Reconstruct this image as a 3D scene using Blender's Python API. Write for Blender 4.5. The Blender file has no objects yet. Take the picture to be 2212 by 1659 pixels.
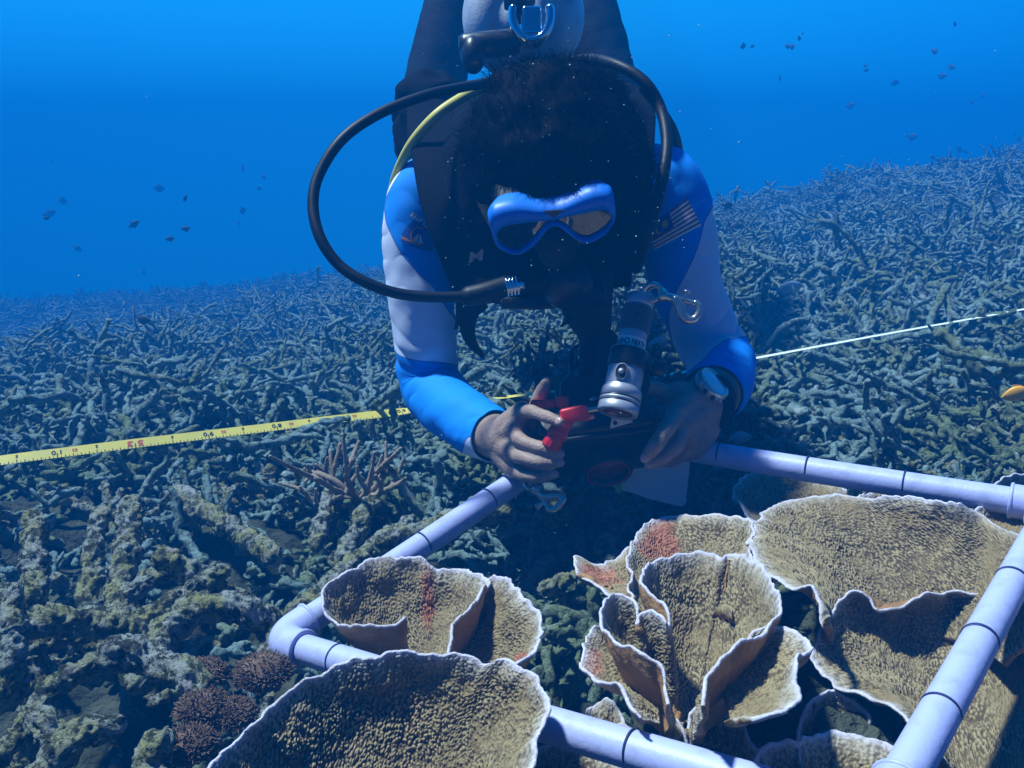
import bpy, bmesh, math, random
import numpy as np
from mathutils import Vector, Matrix
from mathutils.bvhtree import BVHTree

random.seed(7)
rng = np.random.default_rng(7)
S = bpy.context.scene
COL = S.collection
R = math.radians

# ------------------------------------------------------------------ camera, water light, sun
CAM_H = 1.0
PITCH = R(14)
FPX = 2000.0
cam_d = bpy.data.cameras.new("camera")
cam_d.sensor_fit = 'HORIZONTAL'
cam_d.angle = 2 * math.atan(1106 / FPX)
cam_d.clip_start = 0.02
cam_d.clip_end = 500
cam = bpy.data.objects.new("camera", cam_d)
cam.location = (0, 0, CAM_H)
cam.rotation_euler = (R(90) - PITCH, 0, 0)
COL.objects.link(cam)
S.camera = cam

world = bpy.data.worlds.new("World")
S.world = world
world.use_nodes = True
nt = world.node_tree
nt.nodes.clear()
w_out = nt.nodes.new("ShaderNodeOutputWorld")
w_bg = nt.nodes.new("ShaderNodeBackground")
w_bg.inputs[1].default_value = 0.52
tc = nt.nodes.new("ShaderNodeTexCoord")
dot = nt.nodes.new("ShaderNodeVectorMath"); dot.operation = 'DOT_PRODUCT'
BR = Vector((-0.25, 0.95, 0.20)).normalized()
dot.inputs[1].default_value = BR
ramp = nt.nodes.new("ShaderNodeValToRGB")
ramp.color_ramp.interpolation = 'LINEAR'
mp = nt.nodes.new("ShaderNodeMapRange")
mp.inputs[1].default_value = -1; mp.inputs[2].default_value = 1
nt.links.new(tc.outputs['Generated'], dot.inputs[0])
nt.links.new(dot.outputs['Value'], mp.inputs[0])
nt.links.new(mp.outputs[0], ramp.inputs[0])
el = ramp.color_ramp.elements
_wt = [0, .35, .55, .70, .80, .87, .93, 1.0]
_wc = np.array([(.001, .012, .07), (.001, .035, .20), (.003, .12, .50), (.004, .21, .85), (.004, .32, 1.10), (.006, .48, 1.45), (.010, .58, 1.60), (.015, .64, 1.68)])
_t = np.linspace(0, 1, 29)
_fine = np.linspace(-.1, 1.1, 241)
_k = np.exp(-((np.arange(-12, 13) * .005) / .028) ** 2); _k /= _k.sum()
for _i, _p in enumerate(_t):
    _q = [np.interp(_p, _fine[12:-12], np.convolve(np.interp(_fine, _wt, _wc[:, _c]), _k, 'valid')) for _c in range(3)]
    e = el[0] if _i == 0 else (el[len(el) - 1] if _i == 28 else el.new(float(_p)))
    if _i == 28: e.position = 1.0
    if _i == 0: e.position = 0.0
    e.color = (*[float(v) for v in _q], 1)
nt.links.new(ramp.outputs[0], w_bg.inputs[0])
nt.links.new(w_bg.outputs[0], w_out.inputs[0])

SUN_DIR = Vector((-0.46, 0.10, 1.0)).normalized()      # towards the sun: high, behind the diver, to the left
sun_d = bpy.data.lights.new("sun", 'SUN')
sun_d.energy = 5.0
sun_d.angle = R(4)
sun_d.color = (0.80, 0.97, 1.0)
sun = bpy.data.objects.new("sun", sun_d)
sun.rotation_euler = SUN_DIR.to_track_quat('Z', 'Y').to_euler()
sun.location = (-3, 3, 6)
COL.objects.link(sun)

S.view_settings.view_transform = 'Standard'
S.view_settings.look = 'None'
S.view_settings.gamma = 1
S.view_settings.exposure = 0.68
S.cycles.use_denoising = True
S.cycles.max_bounces = 5
S.cycles.diffuse_bounces = 2
S.cycles.volume_bounces = 0
S.cycles.transparent_max_bounces = 6
S.cycles.use_adaptive_sampling = True

FWD = np.array([0, math.cos(PITCH), -math.sin(PITCH)])
UPV = np.array([0, math.sin(PITCH), math.cos(PITCH)])
RGT = np.array([1.0, 0, 0])
C0 = np.array([0, 0, CAM_H])


def W(px, py, d):
    """a point of the place, found from where it shows in the photo (2212 wide) and how far off it is"""
    return C0 + d * (RGT * ((px - 1106) / FPX) + UPV * (-(py - 829.5) / FPX) + FWD)


def Wl(pts):
    return np.array([W(*p) for p in pts])


def PX(P):
    """inverse of W for an (n,3) array: px, py, depth"""
    q = np.asarray(P) - C0
    d = q @ FWD
    return 1106 + (q @ RGT) / d * FPX, 829.5 - (q @ UPV) / d * FPX, d


# ------------------------------------------------------------------ noise
_perm = rng.permutation(256).astype(np.int64)
_perm = np.concatenate([_perm, _perm, _perm])
_g = rng.normal(size=(256, 3)); _g /= np.linalg.norm(_g, axis=1)[:, None]


def perlin(P, off=0.0):
    P = np.asarray(P, float) + off
    I = np.floor(P).astype(np.int64); F = P - I
    U = F * F * F * (F * (F * 6 - 15) + 10)
    I &= 255
    out = 0
    for dx in (0, 1):
        for dy in (0, 1):
            for dz in (0, 1):
                h = _perm[_perm[_perm[(I[:, 0] + dx) & 255] + ((I[:, 1] + dy) & 255)] + ((I[:, 2] + dz) & 255)]
                g = _g[h]
                w = (U[:, 0] if dx else 1 - U[:, 0]) * (U[:, 1] if dy else 1 - U[:, 1]) * (U[:, 2] if dz else 1 - U[:, 2])
                out = out + w * (g[:, 0] * (F[:, 0] - dx) + g[:, 1] * (F[:, 1] - dy) + g[:, 2] * (F[:, 2] - dz))
    return out * 1.5


def fbm(P, octv=3, off=0.0):
    o = 0; a = 1.0; P = np.asarray(P, float)
    for k in range(octv):
        o = o + a * perlin(P * 2 ** k, off + 17.3 * k); a *= 0.5
    return o


def worley(P, off=0.0):
    P = np.asarray(P, float) + off
    I = np.floor(P).astype(np.int64)
    best = np.full(len(P), 9.0)
    for dx in (-1, 0, 1):
        for dy in (-1, 0, 1):
            for dz in (-1, 0, 1):
                J = I + np.array([dx, dy, dz])
                h = _perm[_perm[_perm[J[:, 0] & 255] + (J[:, 1] & 255)] + (J[:, 2] & 255)]
                c = J + 0.5 + 0.42 * _g[h]
                best = np.minimum(best, ((c - P) ** 2).sum(1))
    return np.sqrt(best)


# ------------------------------------------------------------------ mesh helpers
def link(o, parent=None):
    COL.objects.link(o)
    if parent is not None:
        o.parent = parent
        o.matrix_parent_inverse = Matrix.Translation(-parent.location) if parent.type == 'EMPTY' or parent.location.length else Matrix()
    return o


def mesh_np(name, V, quads=None, tris=None, mats=None, parent=None, smooth=True, attrs=None, fmat=None, tagd=None):
    V = np.asarray(V, np.float32)
    me = bpy.data.meshes.new(name)
    nq = 0 if quads is None else len(quads)
    n3 = 0 if tris is None else len(tris)
    me.vertices.add(len(V)); me.vertices.foreach_set("co", V.ravel())
    li = []; tot = []
    if nq: li.append(np.asarray(quads, np.int32).ravel()); tot.append(np.full(nq, 4, np.int32))
    if n3: li.append(np.asarray(tris, np.int32).ravel()); tot.append(np.full(n3, 3, np.int32))
    li = np.concatenate(li); tot = np.concatenate(tot)
    me.loops.add(len(li)); me.loops.foreach_set("vertex_index", li)
    me.polygons.add(len(tot))
    st = np.concatenate([[0], np.cumsum(tot)[:-1]]).astype(np.int32)
    me.polygons.foreach_set("loop_start", st)
    try:
        me.polygons.foreach_set("loop_total", tot)
    except Exception:
        pass
    me.polygons.foreach_set("use_smooth", np.full(len(tot), smooth, bool))
    for m in (mats if isinstance(mats, (list, tuple)) else [mats]):
        if m is not None: me.materials.append(m)
    if fmat is not None:
        me.polygons.foreach_set("material_index", np.asarray(fmat, np.int32))
    me.update(calc_edges=True)
    if attrs:
        for k, a in attrs.items():
            at = me.attributes.new(k, 'FLOAT', 'POINT'); at.data.foreach_set("value", np.asarray(a, np.float32))
    o = bpy.data.objects.new(name, me)
    link(o, parent)
    if tagd: tag(o, *tagd)
    return o


def tag(o, label=None, cat=None, group=None, kind=None):
    if label: o["label"] = label
    if cat: o["category"] = cat
    if group: o["group"] = group
    if kind: o["kind"] = kind
    return o


def thing(name, loc, label, cat, group=None):
    o = bpy.data.objects.new(name, None)
    o.empty_display_size = 0.02
    o.location = tuple(loc)
    COL.objects.link(o)
    return tag(o, label, cat, group)


class MB:
    """collects shapes as arrays and builds them as one mesh"""
    def __init__(s):
        s.V = []; s.Q = []; s.T = []; s.n = 0; s.A = {}

    def add(s, V, quads=None, tris=None):
        V = np.asarray(V, float)
        s.V.append(V)
        if quads is not None and len(quads): s.Q.append(np.asarray(quads, np.int64) + s.n)
        if tris is not None and len(tris): s.T.append(np.asarray(tris, np.int64) + s.n)
        s.n += len(V)
        return s

    def build(s, name, mat, parent=None, smooth=True, tagd=None, attrs=None):
        return mesh_np(name, np.concatenate(s.V), np.concatenate(s.Q) if s.Q else None,
                       np.concatenate(s.T) if s.T else None, mat, parent, smooth, attrs, None, tagd)


def spline(pts, n, closed=False):
    """Catmull-Rom through pts, n samples even in length"""
    P = np.asarray(pts, float)
    if closed:
        Q = np.concatenate([P[-1:], P, P[:2]])
    else:
        Q = np.concatenate([2 * P[:1] - P[1:2], P, 2 * P[-1:] - P[-2:-1]])
    segs = []
    m = len(Q) - 3
    t = np.linspace(0, 1, 24, endpoint=False)[:, None]
    for i in range(m):
        a, b, c, d = Q[i], Q[i + 1], Q[i + 2], Q[i + 3]
        segs.append(0.5 * (2 * b + (c - a) * t + (2 * a - 5 * b + 4 * c - d) * t ** 2 + (3 * b - a - 3 * c + d) * t ** 3))
    D = np.concatenate(segs + [Q[-2][None]])
    s = np.concatenate([[0], np.cumsum(np.linalg.norm(np.diff(D[:, :3], axis=0), axis=1))])
    u = np.linspace(0, s[-1], n)
    return np.stack([np.interp(u, s, D[:, k]) for k in range(D.shape[1])], 1)


def grid_quads(nu, nv, closeu=False):
    """vertex index i*nv+j ; i along u"""
    iu = np.arange(nu if closeu else nu - 1); jv = np.arange(nv - 1)
    I, J = np.meshgrid(iu, jv, indexing='ij')
    I2 = (I + 1) % nu
    return np.stack([I * nv + J, I2 * nv + J, I2 * nv + J + 1, I * nv + J + 1], -1).reshape(-1, 4)


def frames(C):
    T = np.gradient(C, axis=0); T /= np.linalg.norm(T, axis=1)[:, None] + 1e-12
    N = np.zeros_like(T)
    a = np.array([0, 0, 1.0]) if abs(T[0, 2]) < 0.9 else np.array([1.0, 0, 0])
    n = a - T[0] * (a @ T[0]); N[0] = n / np.linalg.norm(n)
    for i in range(1, len(C)):
        n = N[i - 1] - T[i] * (N[i - 1] @ T[i]); N[i] = n / (np.linalg.norm(n) + 1e-12)
    return T, N, np.cross(T, N)


def tube(C, rad, nseg=12, cap=True, flat=None, up=None, squash=1.0):
    """tube along C with radius array; cap rounds both ends. returns V, quads, tris"""
    C = np.asarray(C, float); n = len(C)
    rad = np.broadcast_to(np.asarray(rad, float), (n,))
    T, N, B = frames(C)
    if up is not None:
        u = np.asarray(up, float)
        N = u[None] - T * (T @ u)[:, None]; N /= np.linalg.norm(N, axis=1)[:, None]; B = np.cross(T, N)
    if cap:
        a = np.array([0.25, 0.6, 0.87])
        o = np.sqrt(1 - (1 - np.array([0.06, 0.3, 0.65])) ** 2)
        C1 = [C[0] - T[0] * rad[0] * h for h in (0.92, 0.72, 0.36)]
        C2 = [C[-1] + T[-1] * rad[-1] * h for h in (0.36, 0.72, 0.92)]
        ff = [0.39, 0.69, 0.93]
        r1 = [rad[0] * f for f in ff]; r2 = [rad[-1] * f for f in ff[::-1]]
        C = np.concatenate([C1, C, C2]); rad = np.concatenate([r1, rad, r2])
        N = np.concatenate([N[:1]] * 3 + [N] + [N[-1:]] * 3); B = np.concatenate([B[:1]] * 3 + [B] + [B[-1:]] * 3)
        T = np.concatenate([T[:1]] * 3 + [T] + [T[-1:]] * 3)
        n += 6
    th = np.linspace(0, 2 * np.pi, nseg, endpoint=False)
    cs, sn = np.cos(th), np.sin(th)
    V = C[:, None] + rad[:, None, None] * (cs[None, :, None] * N[:, None] + squash * sn[None, :, None] * B[:, None])
    V = V.transpose(1, 0, 2).reshape(-1, 3)          # index th*n + ring
    Q = grid_quads(nseg, n, True)
    e0 = len(V); V = np.concatenate([V, C[:1] - T[:1] * rad[0] * 0.15 * (1 if cap else 0), C[-1:] + T[-1:] * rad[-1] * 0.15 * (1 if cap else 0)])
    k = np.arange(nseg); k2 = (k + 1) % nseg
    Tr = np.concatenate([np.stack([k2 * n, k * n, np.full(nseg, e0)], 1), np.stack([k * n + n - 1, k2 * n + n - 1, np.full(nseg, e0 + 1)], 1)])
    return V, Q, Tr


def lathe(prof, origin, axis, nseg=32, ref=None):
    """prof: list of (radius, height along axis)"""
    ax = np.asarray(axis, float); ax /= np.linalg.norm(ax)
    r = np.array([0, 0, 1.0]) if ref is None else np.asarray(ref, float)
    if abs(ax @ r) > 0.95: r = np.array([1.0, 0, 0])
    N = r - ax * (ax @ r); N /= np.linalg.norm(N); B = np.cross(ax, N)
    p = np.asarray(prof, float); n = len(p)
    th = np.linspace(0, 2 * np.pi, nseg, endpoint=False)
    V = np.asarray(origin)[None, None] + p[None, :, 0, None] * (np.cos(th)[:, None, None] * N + np.sin(th)[:, None, None] * B) + p[None, :, 1, None] * ax
    return V.reshape(-1, 3), grid_quads(nseg, n, True), None


def rbox(center, axes, half, r=0.004, seg=3):
    """rounded box; axes 3x3 rows = local x,y,z"""
    bm = bmesh.new()
    bmesh.ops.create_cube(bm, size=2)
    for v in bm.verts:
        v.co = Vector((v.co.x * half[0], v.co.y * half[1], v.co.z * half[2]))
    if r > 0:
        bmesh.ops.bevel(bm, geom=list(bm.edges), offset=r, segments=seg, profile=0.5, affect='EDGES')
    bmesh.ops.triangulate(bm, faces=bm.faces)
    bm.verts.index_update()
    V = np.array([v.co[:] for v in bm.verts]) @ np.asarray(axes, float) + np.asarray(center)
    T = np.array([[v.index for v in f.verts] for f in bm.faces])
    bm.free()
    return V, None, T


def ellipsoid(c, axes, rad, nu=32, nv=20):
    th = np.linspace(0, 2 * np.pi, nu, endpoint=False); ph = np.linspace(0.0, np.pi, nv)
    ph[0] = 1e-3; ph[-1] = np.pi - 1e-3
    L = np.stack([np.cos(th)[:, None] * np.sin(ph), np.sin(th)[:, None] * np.sin(ph), np.broadcast_to(np.cos(ph), (nu, nv))], -1) * np.asarray(rad)
    V = L.reshape(-1, 3) @ np.asarray(axes, float) + np.asarray(c)
    return V, grid_quads(nu, nv, True)[:, ::-1], None


def prism(outline, center, ax, ay, depth_vec):
    """flat outline (n,2) in the ax,ay plane, given real thickness depth_vec; returns V, quads, tris (fan)"""
    o = np.asarray(outline, float); n = len(o)
    A = np.asarray(center) + o[:, :1] * np.asarray(ax) + o[:, 1:] * np.asarray(ay)
    B = A + np.asarray(depth_vec)
    V = np.concatenate([A, B])
    k = np.arange(n); k2 = (k + 1) % n
    Q = np.stack([k, k2, k2 + n, k + n], 1)
    import mathutils
    tri = mathutils.geometry.tessellate_polygon([[Vector((p[0], p[1], 0)) for p in o]])
    tri = np.array(tri)
    return V, Q, np.concatenate([tri, tri[:, ::-1] + n])


# ------------------------------------------------------------------ materials
def mat(name, col, rough=0.6, metal=0.0, spec=0.5, noise=None, bump=None, coat=0.0):
    """noise=(scale, colour2, lo, hi); bump=(scale, distance)"""
    m = bpy.data.materials.new(name); m.use_nodes = True
    t = m.node_tree; b = t.nodes["Principled BSDF"]
    b.inputs['Base Color'].default_value = (*col, 1)
    b.inputs['Roughness'].default_value = rough
    b.inputs['Metallic'].default_value = metal
    b.inputs['Specular IOR Level'].default_value = spec
    b.inputs['Coat Weight'].default_value = coat
    co = t.nodes.new("ShaderNodeTexCoord")
    if noise:
        n = t.nodes.new("ShaderNodeTexNoise"); n.inputs['Scale'].default_value = noise[0]; n.inputs['Detail'].default_value = 5
        t.links.new(co.outputs['Object'], n.inputs['Vector'])
        r = t.nodes.new("ShaderNodeMapRange"); r.inputs[1].default_value = noise[2]; r.inputs[2].default_value = noise[3]
        t.links.new(n.outputs[0], r.inputs[0])
        x = t.nodes.new("ShaderNodeMix"); x.data_type = 'RGBA'
        x.inputs[6].default_value = (*col, 1); x.inputs[7].default_value = (*noise[1], 1)
        t.links.new(r.outputs[0], x.inputs[0]); t.links.new(x.outputs[2], b.inputs['Base Color'])
    if bump:
        n = t.nodes.new("ShaderNodeTexNoise"); n.inputs['Scale'].default_value = bump[0]; n.inputs['Detail'].default_value = 4
        t.links.new(co.outputs['Object'], n.inputs['Vector'])
        k = t.nodes.new("ShaderNodeBump"); k.inputs['Strength'].default_value = 1.0; k.inputs['Distance'].default_value = bump[1]
        t.links.new(n.outputs[0], k.inputs['Height']); t.links.new(k.outputs[0], b.inputs['Normal'])
    return m


def add_node(m, typ, **kw):
    n = m.node_tree.nodes.new(typ)
    for k, v in kw.items():
        setattr(n, k, v)
    return n


def attr_node(m, name):
    return add_node(m, "ShaderNodeAttribute", attribute_name=name)


def mix_rgb(m, fac, a, b):
    x = add_node(m, "ShaderNodeMix", data_type='RGBA')
    L = m.node_tree.links
    for sock, v in ((x.inputs[0], fac), (x.inputs[6], a), (x.inputs[7], b)):
        if hasattr(v, 'is_output'): L.new(v, sock)
        elif isinstance(v, tuple): sock.default_value = (*v, 1)
        else: sock.default_value = v
    return x.outputs[2]


def maprange(m, val, a, b, c=0.0, d=1.0, smooth=True):
    r = add_node(m, "ShaderNodeMapRange", interpolation_type='SMOOTHSTEP' if smooth else 'LINEAR')
    m.node_tree.links.new(val, r.inputs[0])
    for i, v in enumerate((a, b, c, d)): r.inputs[i + 1].default_value = v
    return r.outputs[0]


def noise_node(m, scale, detail=4, space='Object', rough=0.55):
    co = add_node(m, "ShaderNodeTexCoord")
    n = add_node(m, "ShaderNodeTexNoise")
    n.inputs['Scale'].default_value = scale; n.inputs['Detail'].default_value = detail; n.inputs['Roughness'].default_value = rough
    m.node_tree.links.new(co.outputs[space], n.inputs['Vector'])
    return n.outputs[0]


def bump_node(m, height, dist):
    k = add_node(m, "ShaderNodeBump"); k.inputs['Strength'].default_value = 1.0; k.inputs['Distance'].default_value = dist
    m.node_tree.links.new(height, k.inputs['Height'])
    m.node_tree.links.new(k.outputs[0], m.node_tree.nodes["Principled BSDF"].inputs['Normal'])


def set_col(m, sock):
    m.node_tree.links.new(sock, m.node_tree.nodes["Principled BSDF"].inputs['Base Color'])


# dead, algae-covered coral rock
M_rubble = mat("dead coral rubble", (0.30, 0.29, 0.22), 0.9, spec=0.1)
c = mix_rgb(M_rubble, maprange(M_rubble, noise_node(M_rubble, 5, 3), 0.45, 0.62), (0.23, 0.345, 0.35), (0.20, 0.26, 0.145))
c = mix_rgb(M_rubble, maprange(M_rubble, noise_node(M_rubble, 80, 6, rough=.75), 0.49, 0.60), c, (0.06, 0.085, 0.05))
c = mix_rgb(M_rubble, maprange(M_rubble, noise_node(M_rubble, 23, 4), 0.6, 0.72), c, (0.40, 0.48, 0.46))
set_col(M_rubble, c)
bump_node(M_rubble, noise_node(M_rubble, 160, 6, rough=.7), 0.010)

M_bed = mat("silted reef floor", (0.09, 0.09, 0.06), 0.95, spec=0.05)
c = mix_rgb(M_bed, maprange(M_bed, noise_node(M_bed, 14, 5), 0.35, 0.65), (0.075, 0.085, 0.06), (0.025, 0.03, 0.018))
set_col(M_bed, c)
bump_node(M_bed, noise_node(M_bed, 60, 5), 0.02)

M_thick = mat("encrusted dead branch", (0.3, 0.28, 0.2), 0.9, spec=0.12)
c = mix_rgb(M_thick, maprange(M_thick, noise_node(M_thick, 26, 5), 0.4, 0.6), (0.46, 0.50, 0.47), (0.40, 0.40, 0.18))
c = mix_rgb(M_thick, maprange(M_thick, noise_node(M_thick, 90, 7, rough=.78), 0.46, 0.56), c, (0.05, 0.06, 0.035))
c = mix_rgb(M_thick, maprange(M_thick, noise_node(M_thick, 38, 4), 0.63, 0.74), c, (0.46, 0.40, 0.46))
set_col(M_thick, c)
bump_node(M_thick, noise_node(M_thick, 190, 6, rough=0.72), 0.012)

# living plate coral
M_coral = mat("living plate coral", (0.4, 0.3, 0.15), 0.75, spec=0.2)
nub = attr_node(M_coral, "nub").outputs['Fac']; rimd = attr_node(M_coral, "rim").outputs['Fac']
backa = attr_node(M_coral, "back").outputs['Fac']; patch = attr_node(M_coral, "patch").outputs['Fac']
c = mix_rgb(M_coral, maprange(M_coral, nub, 0.1, 0.9), (0.085, 0.058, 0.028), (0.37, 0.29, 0.155))  # hollows between nubs painted darker as shade; the polyp tips are paler themselves
c = mix_rgb(M_coral, maprange(M_coral, noise_node(M_coral, 18, 3), 0.42, 0.7), c, (0.24, 0.175, 0.085))
c = mix_rgb(M_coral, patch, c, mix_rgb(M_coral, maprange(M_coral, nub, 0.1, 0.9), (0.17, 0.055, 0.025), (0.44, 0.19, 0.11)))  # orange patch, with the same painted shade in its hollows
cb = mix_rgb(M_coral, maprange(M_coral, noise_node(M_coral, 30, 4), 0.4, 0.65), (0.40, 0.22, 0.09), (0.27, 0.14, 0.055))
c = mix_rgb(M_coral, backa, c, cb)
_mm = add_node(M_coral, 'ShaderNodeMath', operation='MULTIPLY')
M_coral.node_tree.links.new(maprange(M_coral, rimd, 0.0050, 0.0002), _mm.inputs[0]); M_coral.node_tree.links.new(maprange(M_coral, noise_node(M_coral, 70, 3), 0.25, 0.6, 0.35, 1.0), _mm.inputs[1])
_m2 = add_node(M_coral, 'ShaderNodeMath', operation='MULTIPLY')
M_coral.node_tree.links.new(maprange(M_coral, rimd, 0.020, 0.002, 0.0, 0.55), _m2.inputs[0]); M_coral.node_tree.links.new(maprange(M_coral, nub, 0.15, 0.8, 0.25, 1.0), _m2.inputs[1])
_inv = add_node(M_coral, 'ShaderNodeMath', operation='SUBTRACT'); _inv.inputs[0].default_value = 1.0; M_coral.node_tree.links.new(backa, _inv.inputs[1])
_m3 = add_node(M_coral, 'ShaderNodeMath', operation='MULTIPLY'); M_coral.node_tree.links.new(_m2.outputs[0], _m3.inputs[0]); M_coral.node_tree.links.new(_inv.outputs[0], _m3.inputs[1])
c = mix_rgb(M_coral, _m3.outputs[0], c, (0.58, 0.53, 0.50))
rm = _mm.outputs[0]
c = mix_rgb(M_coral, rm, c, (0.56, 0.53, 0.62))
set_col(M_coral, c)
bump_node(M_coral, noise_node(M_coral, 420, 3), 0.0012)

M_fuzz = mat("fuzzy brown polyps", (0.17, 0.115, 0.085), 0.8, spec=0.1, noise=(60, (0.11, 0.07, 0.05), 0.4, 0.6))
M_stag = mat("living staghorn coral", (0.30, 0.25, 0.20), 0.8, spec=0.1, noise=(40, (0.22, 0.17, 0.12), 0.4, 0.6), bump=(300, 0.002))
M_pvc = mat("grey blue pvc", (0.42, 0.46, 0.80), 0.46, spec=0.5, noise=(55, (0.33, 0.36, 0.64), 0.52, 0.75), bump=(240, .0003))
M_pen = mat("blue marker ring", (0.015, 0.02, 0.09), 0.6)
M_tape = mat("yellow tape", (0.72, 0.62, 0.10), 0.5, noise=(30, (0.62, 0.55, 0.12), 0.45, 0.65))
M_ink = mat("black tape print", (0.015, 0.015, 0.015), 0.6)
M_redink = mat("red tape print", (0.55, 0.06, 0.03), 0.6)
M_tapeback = mat("pale tape edge", (0.75, 0.78, 0.66), 0.5)

# ------------------------------------------------------------------ haze: the water itself
haze_m = bpy.data.materials.new("blue water"); haze_m.use_nodes = True
ht = haze_m.node_tree; ht.nodes.clear()
ho = ht.nodes.new("ShaderNodeOutputMaterial"); hv = ht.nodes.new("ShaderNodeVolumePrincipled")
hv.inputs['Color'].default_value = (0.002, 0.24, 0.78, 1)
hv.inputs['Density'].default_value = 0.15
hv.inputs['Anisotropy'].default_value = 0.0
hv.inputs['Absorption Color'].default_value = (0, 0, 0, 1)
ht.links.new(hv.outputs[0], ho.inputs['Volume'])
X0, X1, Y0, Y1, Z0, Z1 = -14, 14, -2, 15.5, -6.0, CAM_H + 0.8
V = [(x, y, z) for x in (X0, X1) for y in (Y0, Y1) for z in (Z0, Z1)]
haze = mesh_np("haze", V, [(0, 1, 3, 2), (4, 6, 7, 5), (0, 4, 5, 1), (2, 3, 7, 6), (0, 2, 6, 4), (1, 5, 7, 3)], mats=haze_m, smooth=False)
tag(haze, kind="stuff")

# ------------------------------------------------------------------ seabed
CTRL = [(0, 1659, .98), (300, 1659, .98), (600, 1600, .98), (900, 1659, .86), (1300, 1650, .88), (1700, 1659, .86), (2212, 1659, .84),
        (0, 1300, 1.18), (400, 1250, 1.20), (700, 1150, 1.28), (1250, 1250, 1.14), (1250, 1100, 1.34), (1600, 1100, 1.26), (2212, 1150, 1.16),
        (0, 1000, 1.65), (500, 950, 1.80), (1000, 900, 1.95), (1700, 900, 1.8), (2212, 900, 1.6),
        (0, 800, 4.2), (600, 765, 4.0), (1100, 740, 3.0), (1700, 700, 2.7), (2212, 680, 2.35),
        (0, 705, 8.5), (600, 665, 8.0), (1100, 610, 4.8), (1650, 560, 4.2), (2212, 512, 3.5),
        (0, 672, 12), (0, 662, 14), (-700, 715, 10), (-700, 690, 13.5), (500, 638, 12), (500, 630, 14), (1000, 565, 8.5), (1600, 475, 6.6), (1900, 410, 6.4), (2212, 378, 6.0),
        (0, 658, 16), (-700, 680, 16), (1100, 575, 13), (1100, 580, 16), (1700, 450, 11), (1700, 480, 15), (2212, 385, 8.5), (2212, 395, 12), (2212, 410, 16)]
_cp = Wl(CTRL)
_far = np.array([[-9, 6, -1.7], [9, 16, 1.15], [7, 6, 0.95], [4, 2.2, 0.62], [-5, 2.2, -0.1], [-1.5, -1, 0.25], [1.5, -1, 0.3], [5, -1, .5], [-6, -1, 0]])
_cp = np.concatenate([_cp, _far])


def _tps(r2):
    return 0.5 * r2 * np.log(r2 + 1e-9)


_n = len(_cp)
_K = np.zeros((_n + 3, _n + 3))
_K[:_n, :_n] = _tps(((_cp[:, None, :2] - _cp[None, :, :2]) ** 2).sum(-1)) + np.eye(_n) * 0.02
_K[:_n, _n] = 1; _K[:_n, _n + 1:] = _cp[:, :2]; _K[_n:, :_n] = _K[:_n, _n:].T
_w = np.linalg.solve(_K, np.concatenate([_cp[:, 2], [0, 0, 0]]))


def ground_base(xy):
    xy = np.asarray(xy, float)
    out = np.empty(len(xy))
    for i in range(0, len(xy), 20000):
        q = xy[i:i + 20000]
        out[i:i + 20000] = _tps(((q[:, None] - _cp[None, :, :2]) ** 2).sum(-1)) @ _w[:_n] + _w[_n] + q @ _w[_n + 1:]
    return out


def ground(xy):
    xy = np.asarray(xy, float)
    P = np.concatenate([xy, np.zeros((len(xy), 1))], 1)
    d = np.clip((xy[:, 1] - 0.6) / 3, 0, 1)
    return ground_base(xy) + fbm(P * 3.1, 2) * (0.03 + 0.09 * d) + fbm(P * 1.1, 2, 9.0) * 0.08 * d + fbm(P * 13, 3, 5.0) * 0.022


yy = np.concatenate([np.linspace(-1.2, 0.3, 30, endpoint=False), 0.3 + (np.geomspace(1, 16.0, 420) - 1)])
uu = np.linspace(-1, 1, 420); uu = np.sign(uu) * (0.35 * abs(uu) + 0.65 * abs(uu) ** 3)
XX, YY = np.meshgrid(uu * 12.5, yy, indexing='ij')
xy = np.stack([XX.ravel(), YY.ravel()], 1)
Vg = np.concatenate([xy, ground(xy)[:, None]], 1)
seabed = mesh_np("seabed", Vg, grid_quads(len(uu), len(yy)), mats=M_bed)
tag(seabed, kind="structure")


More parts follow.
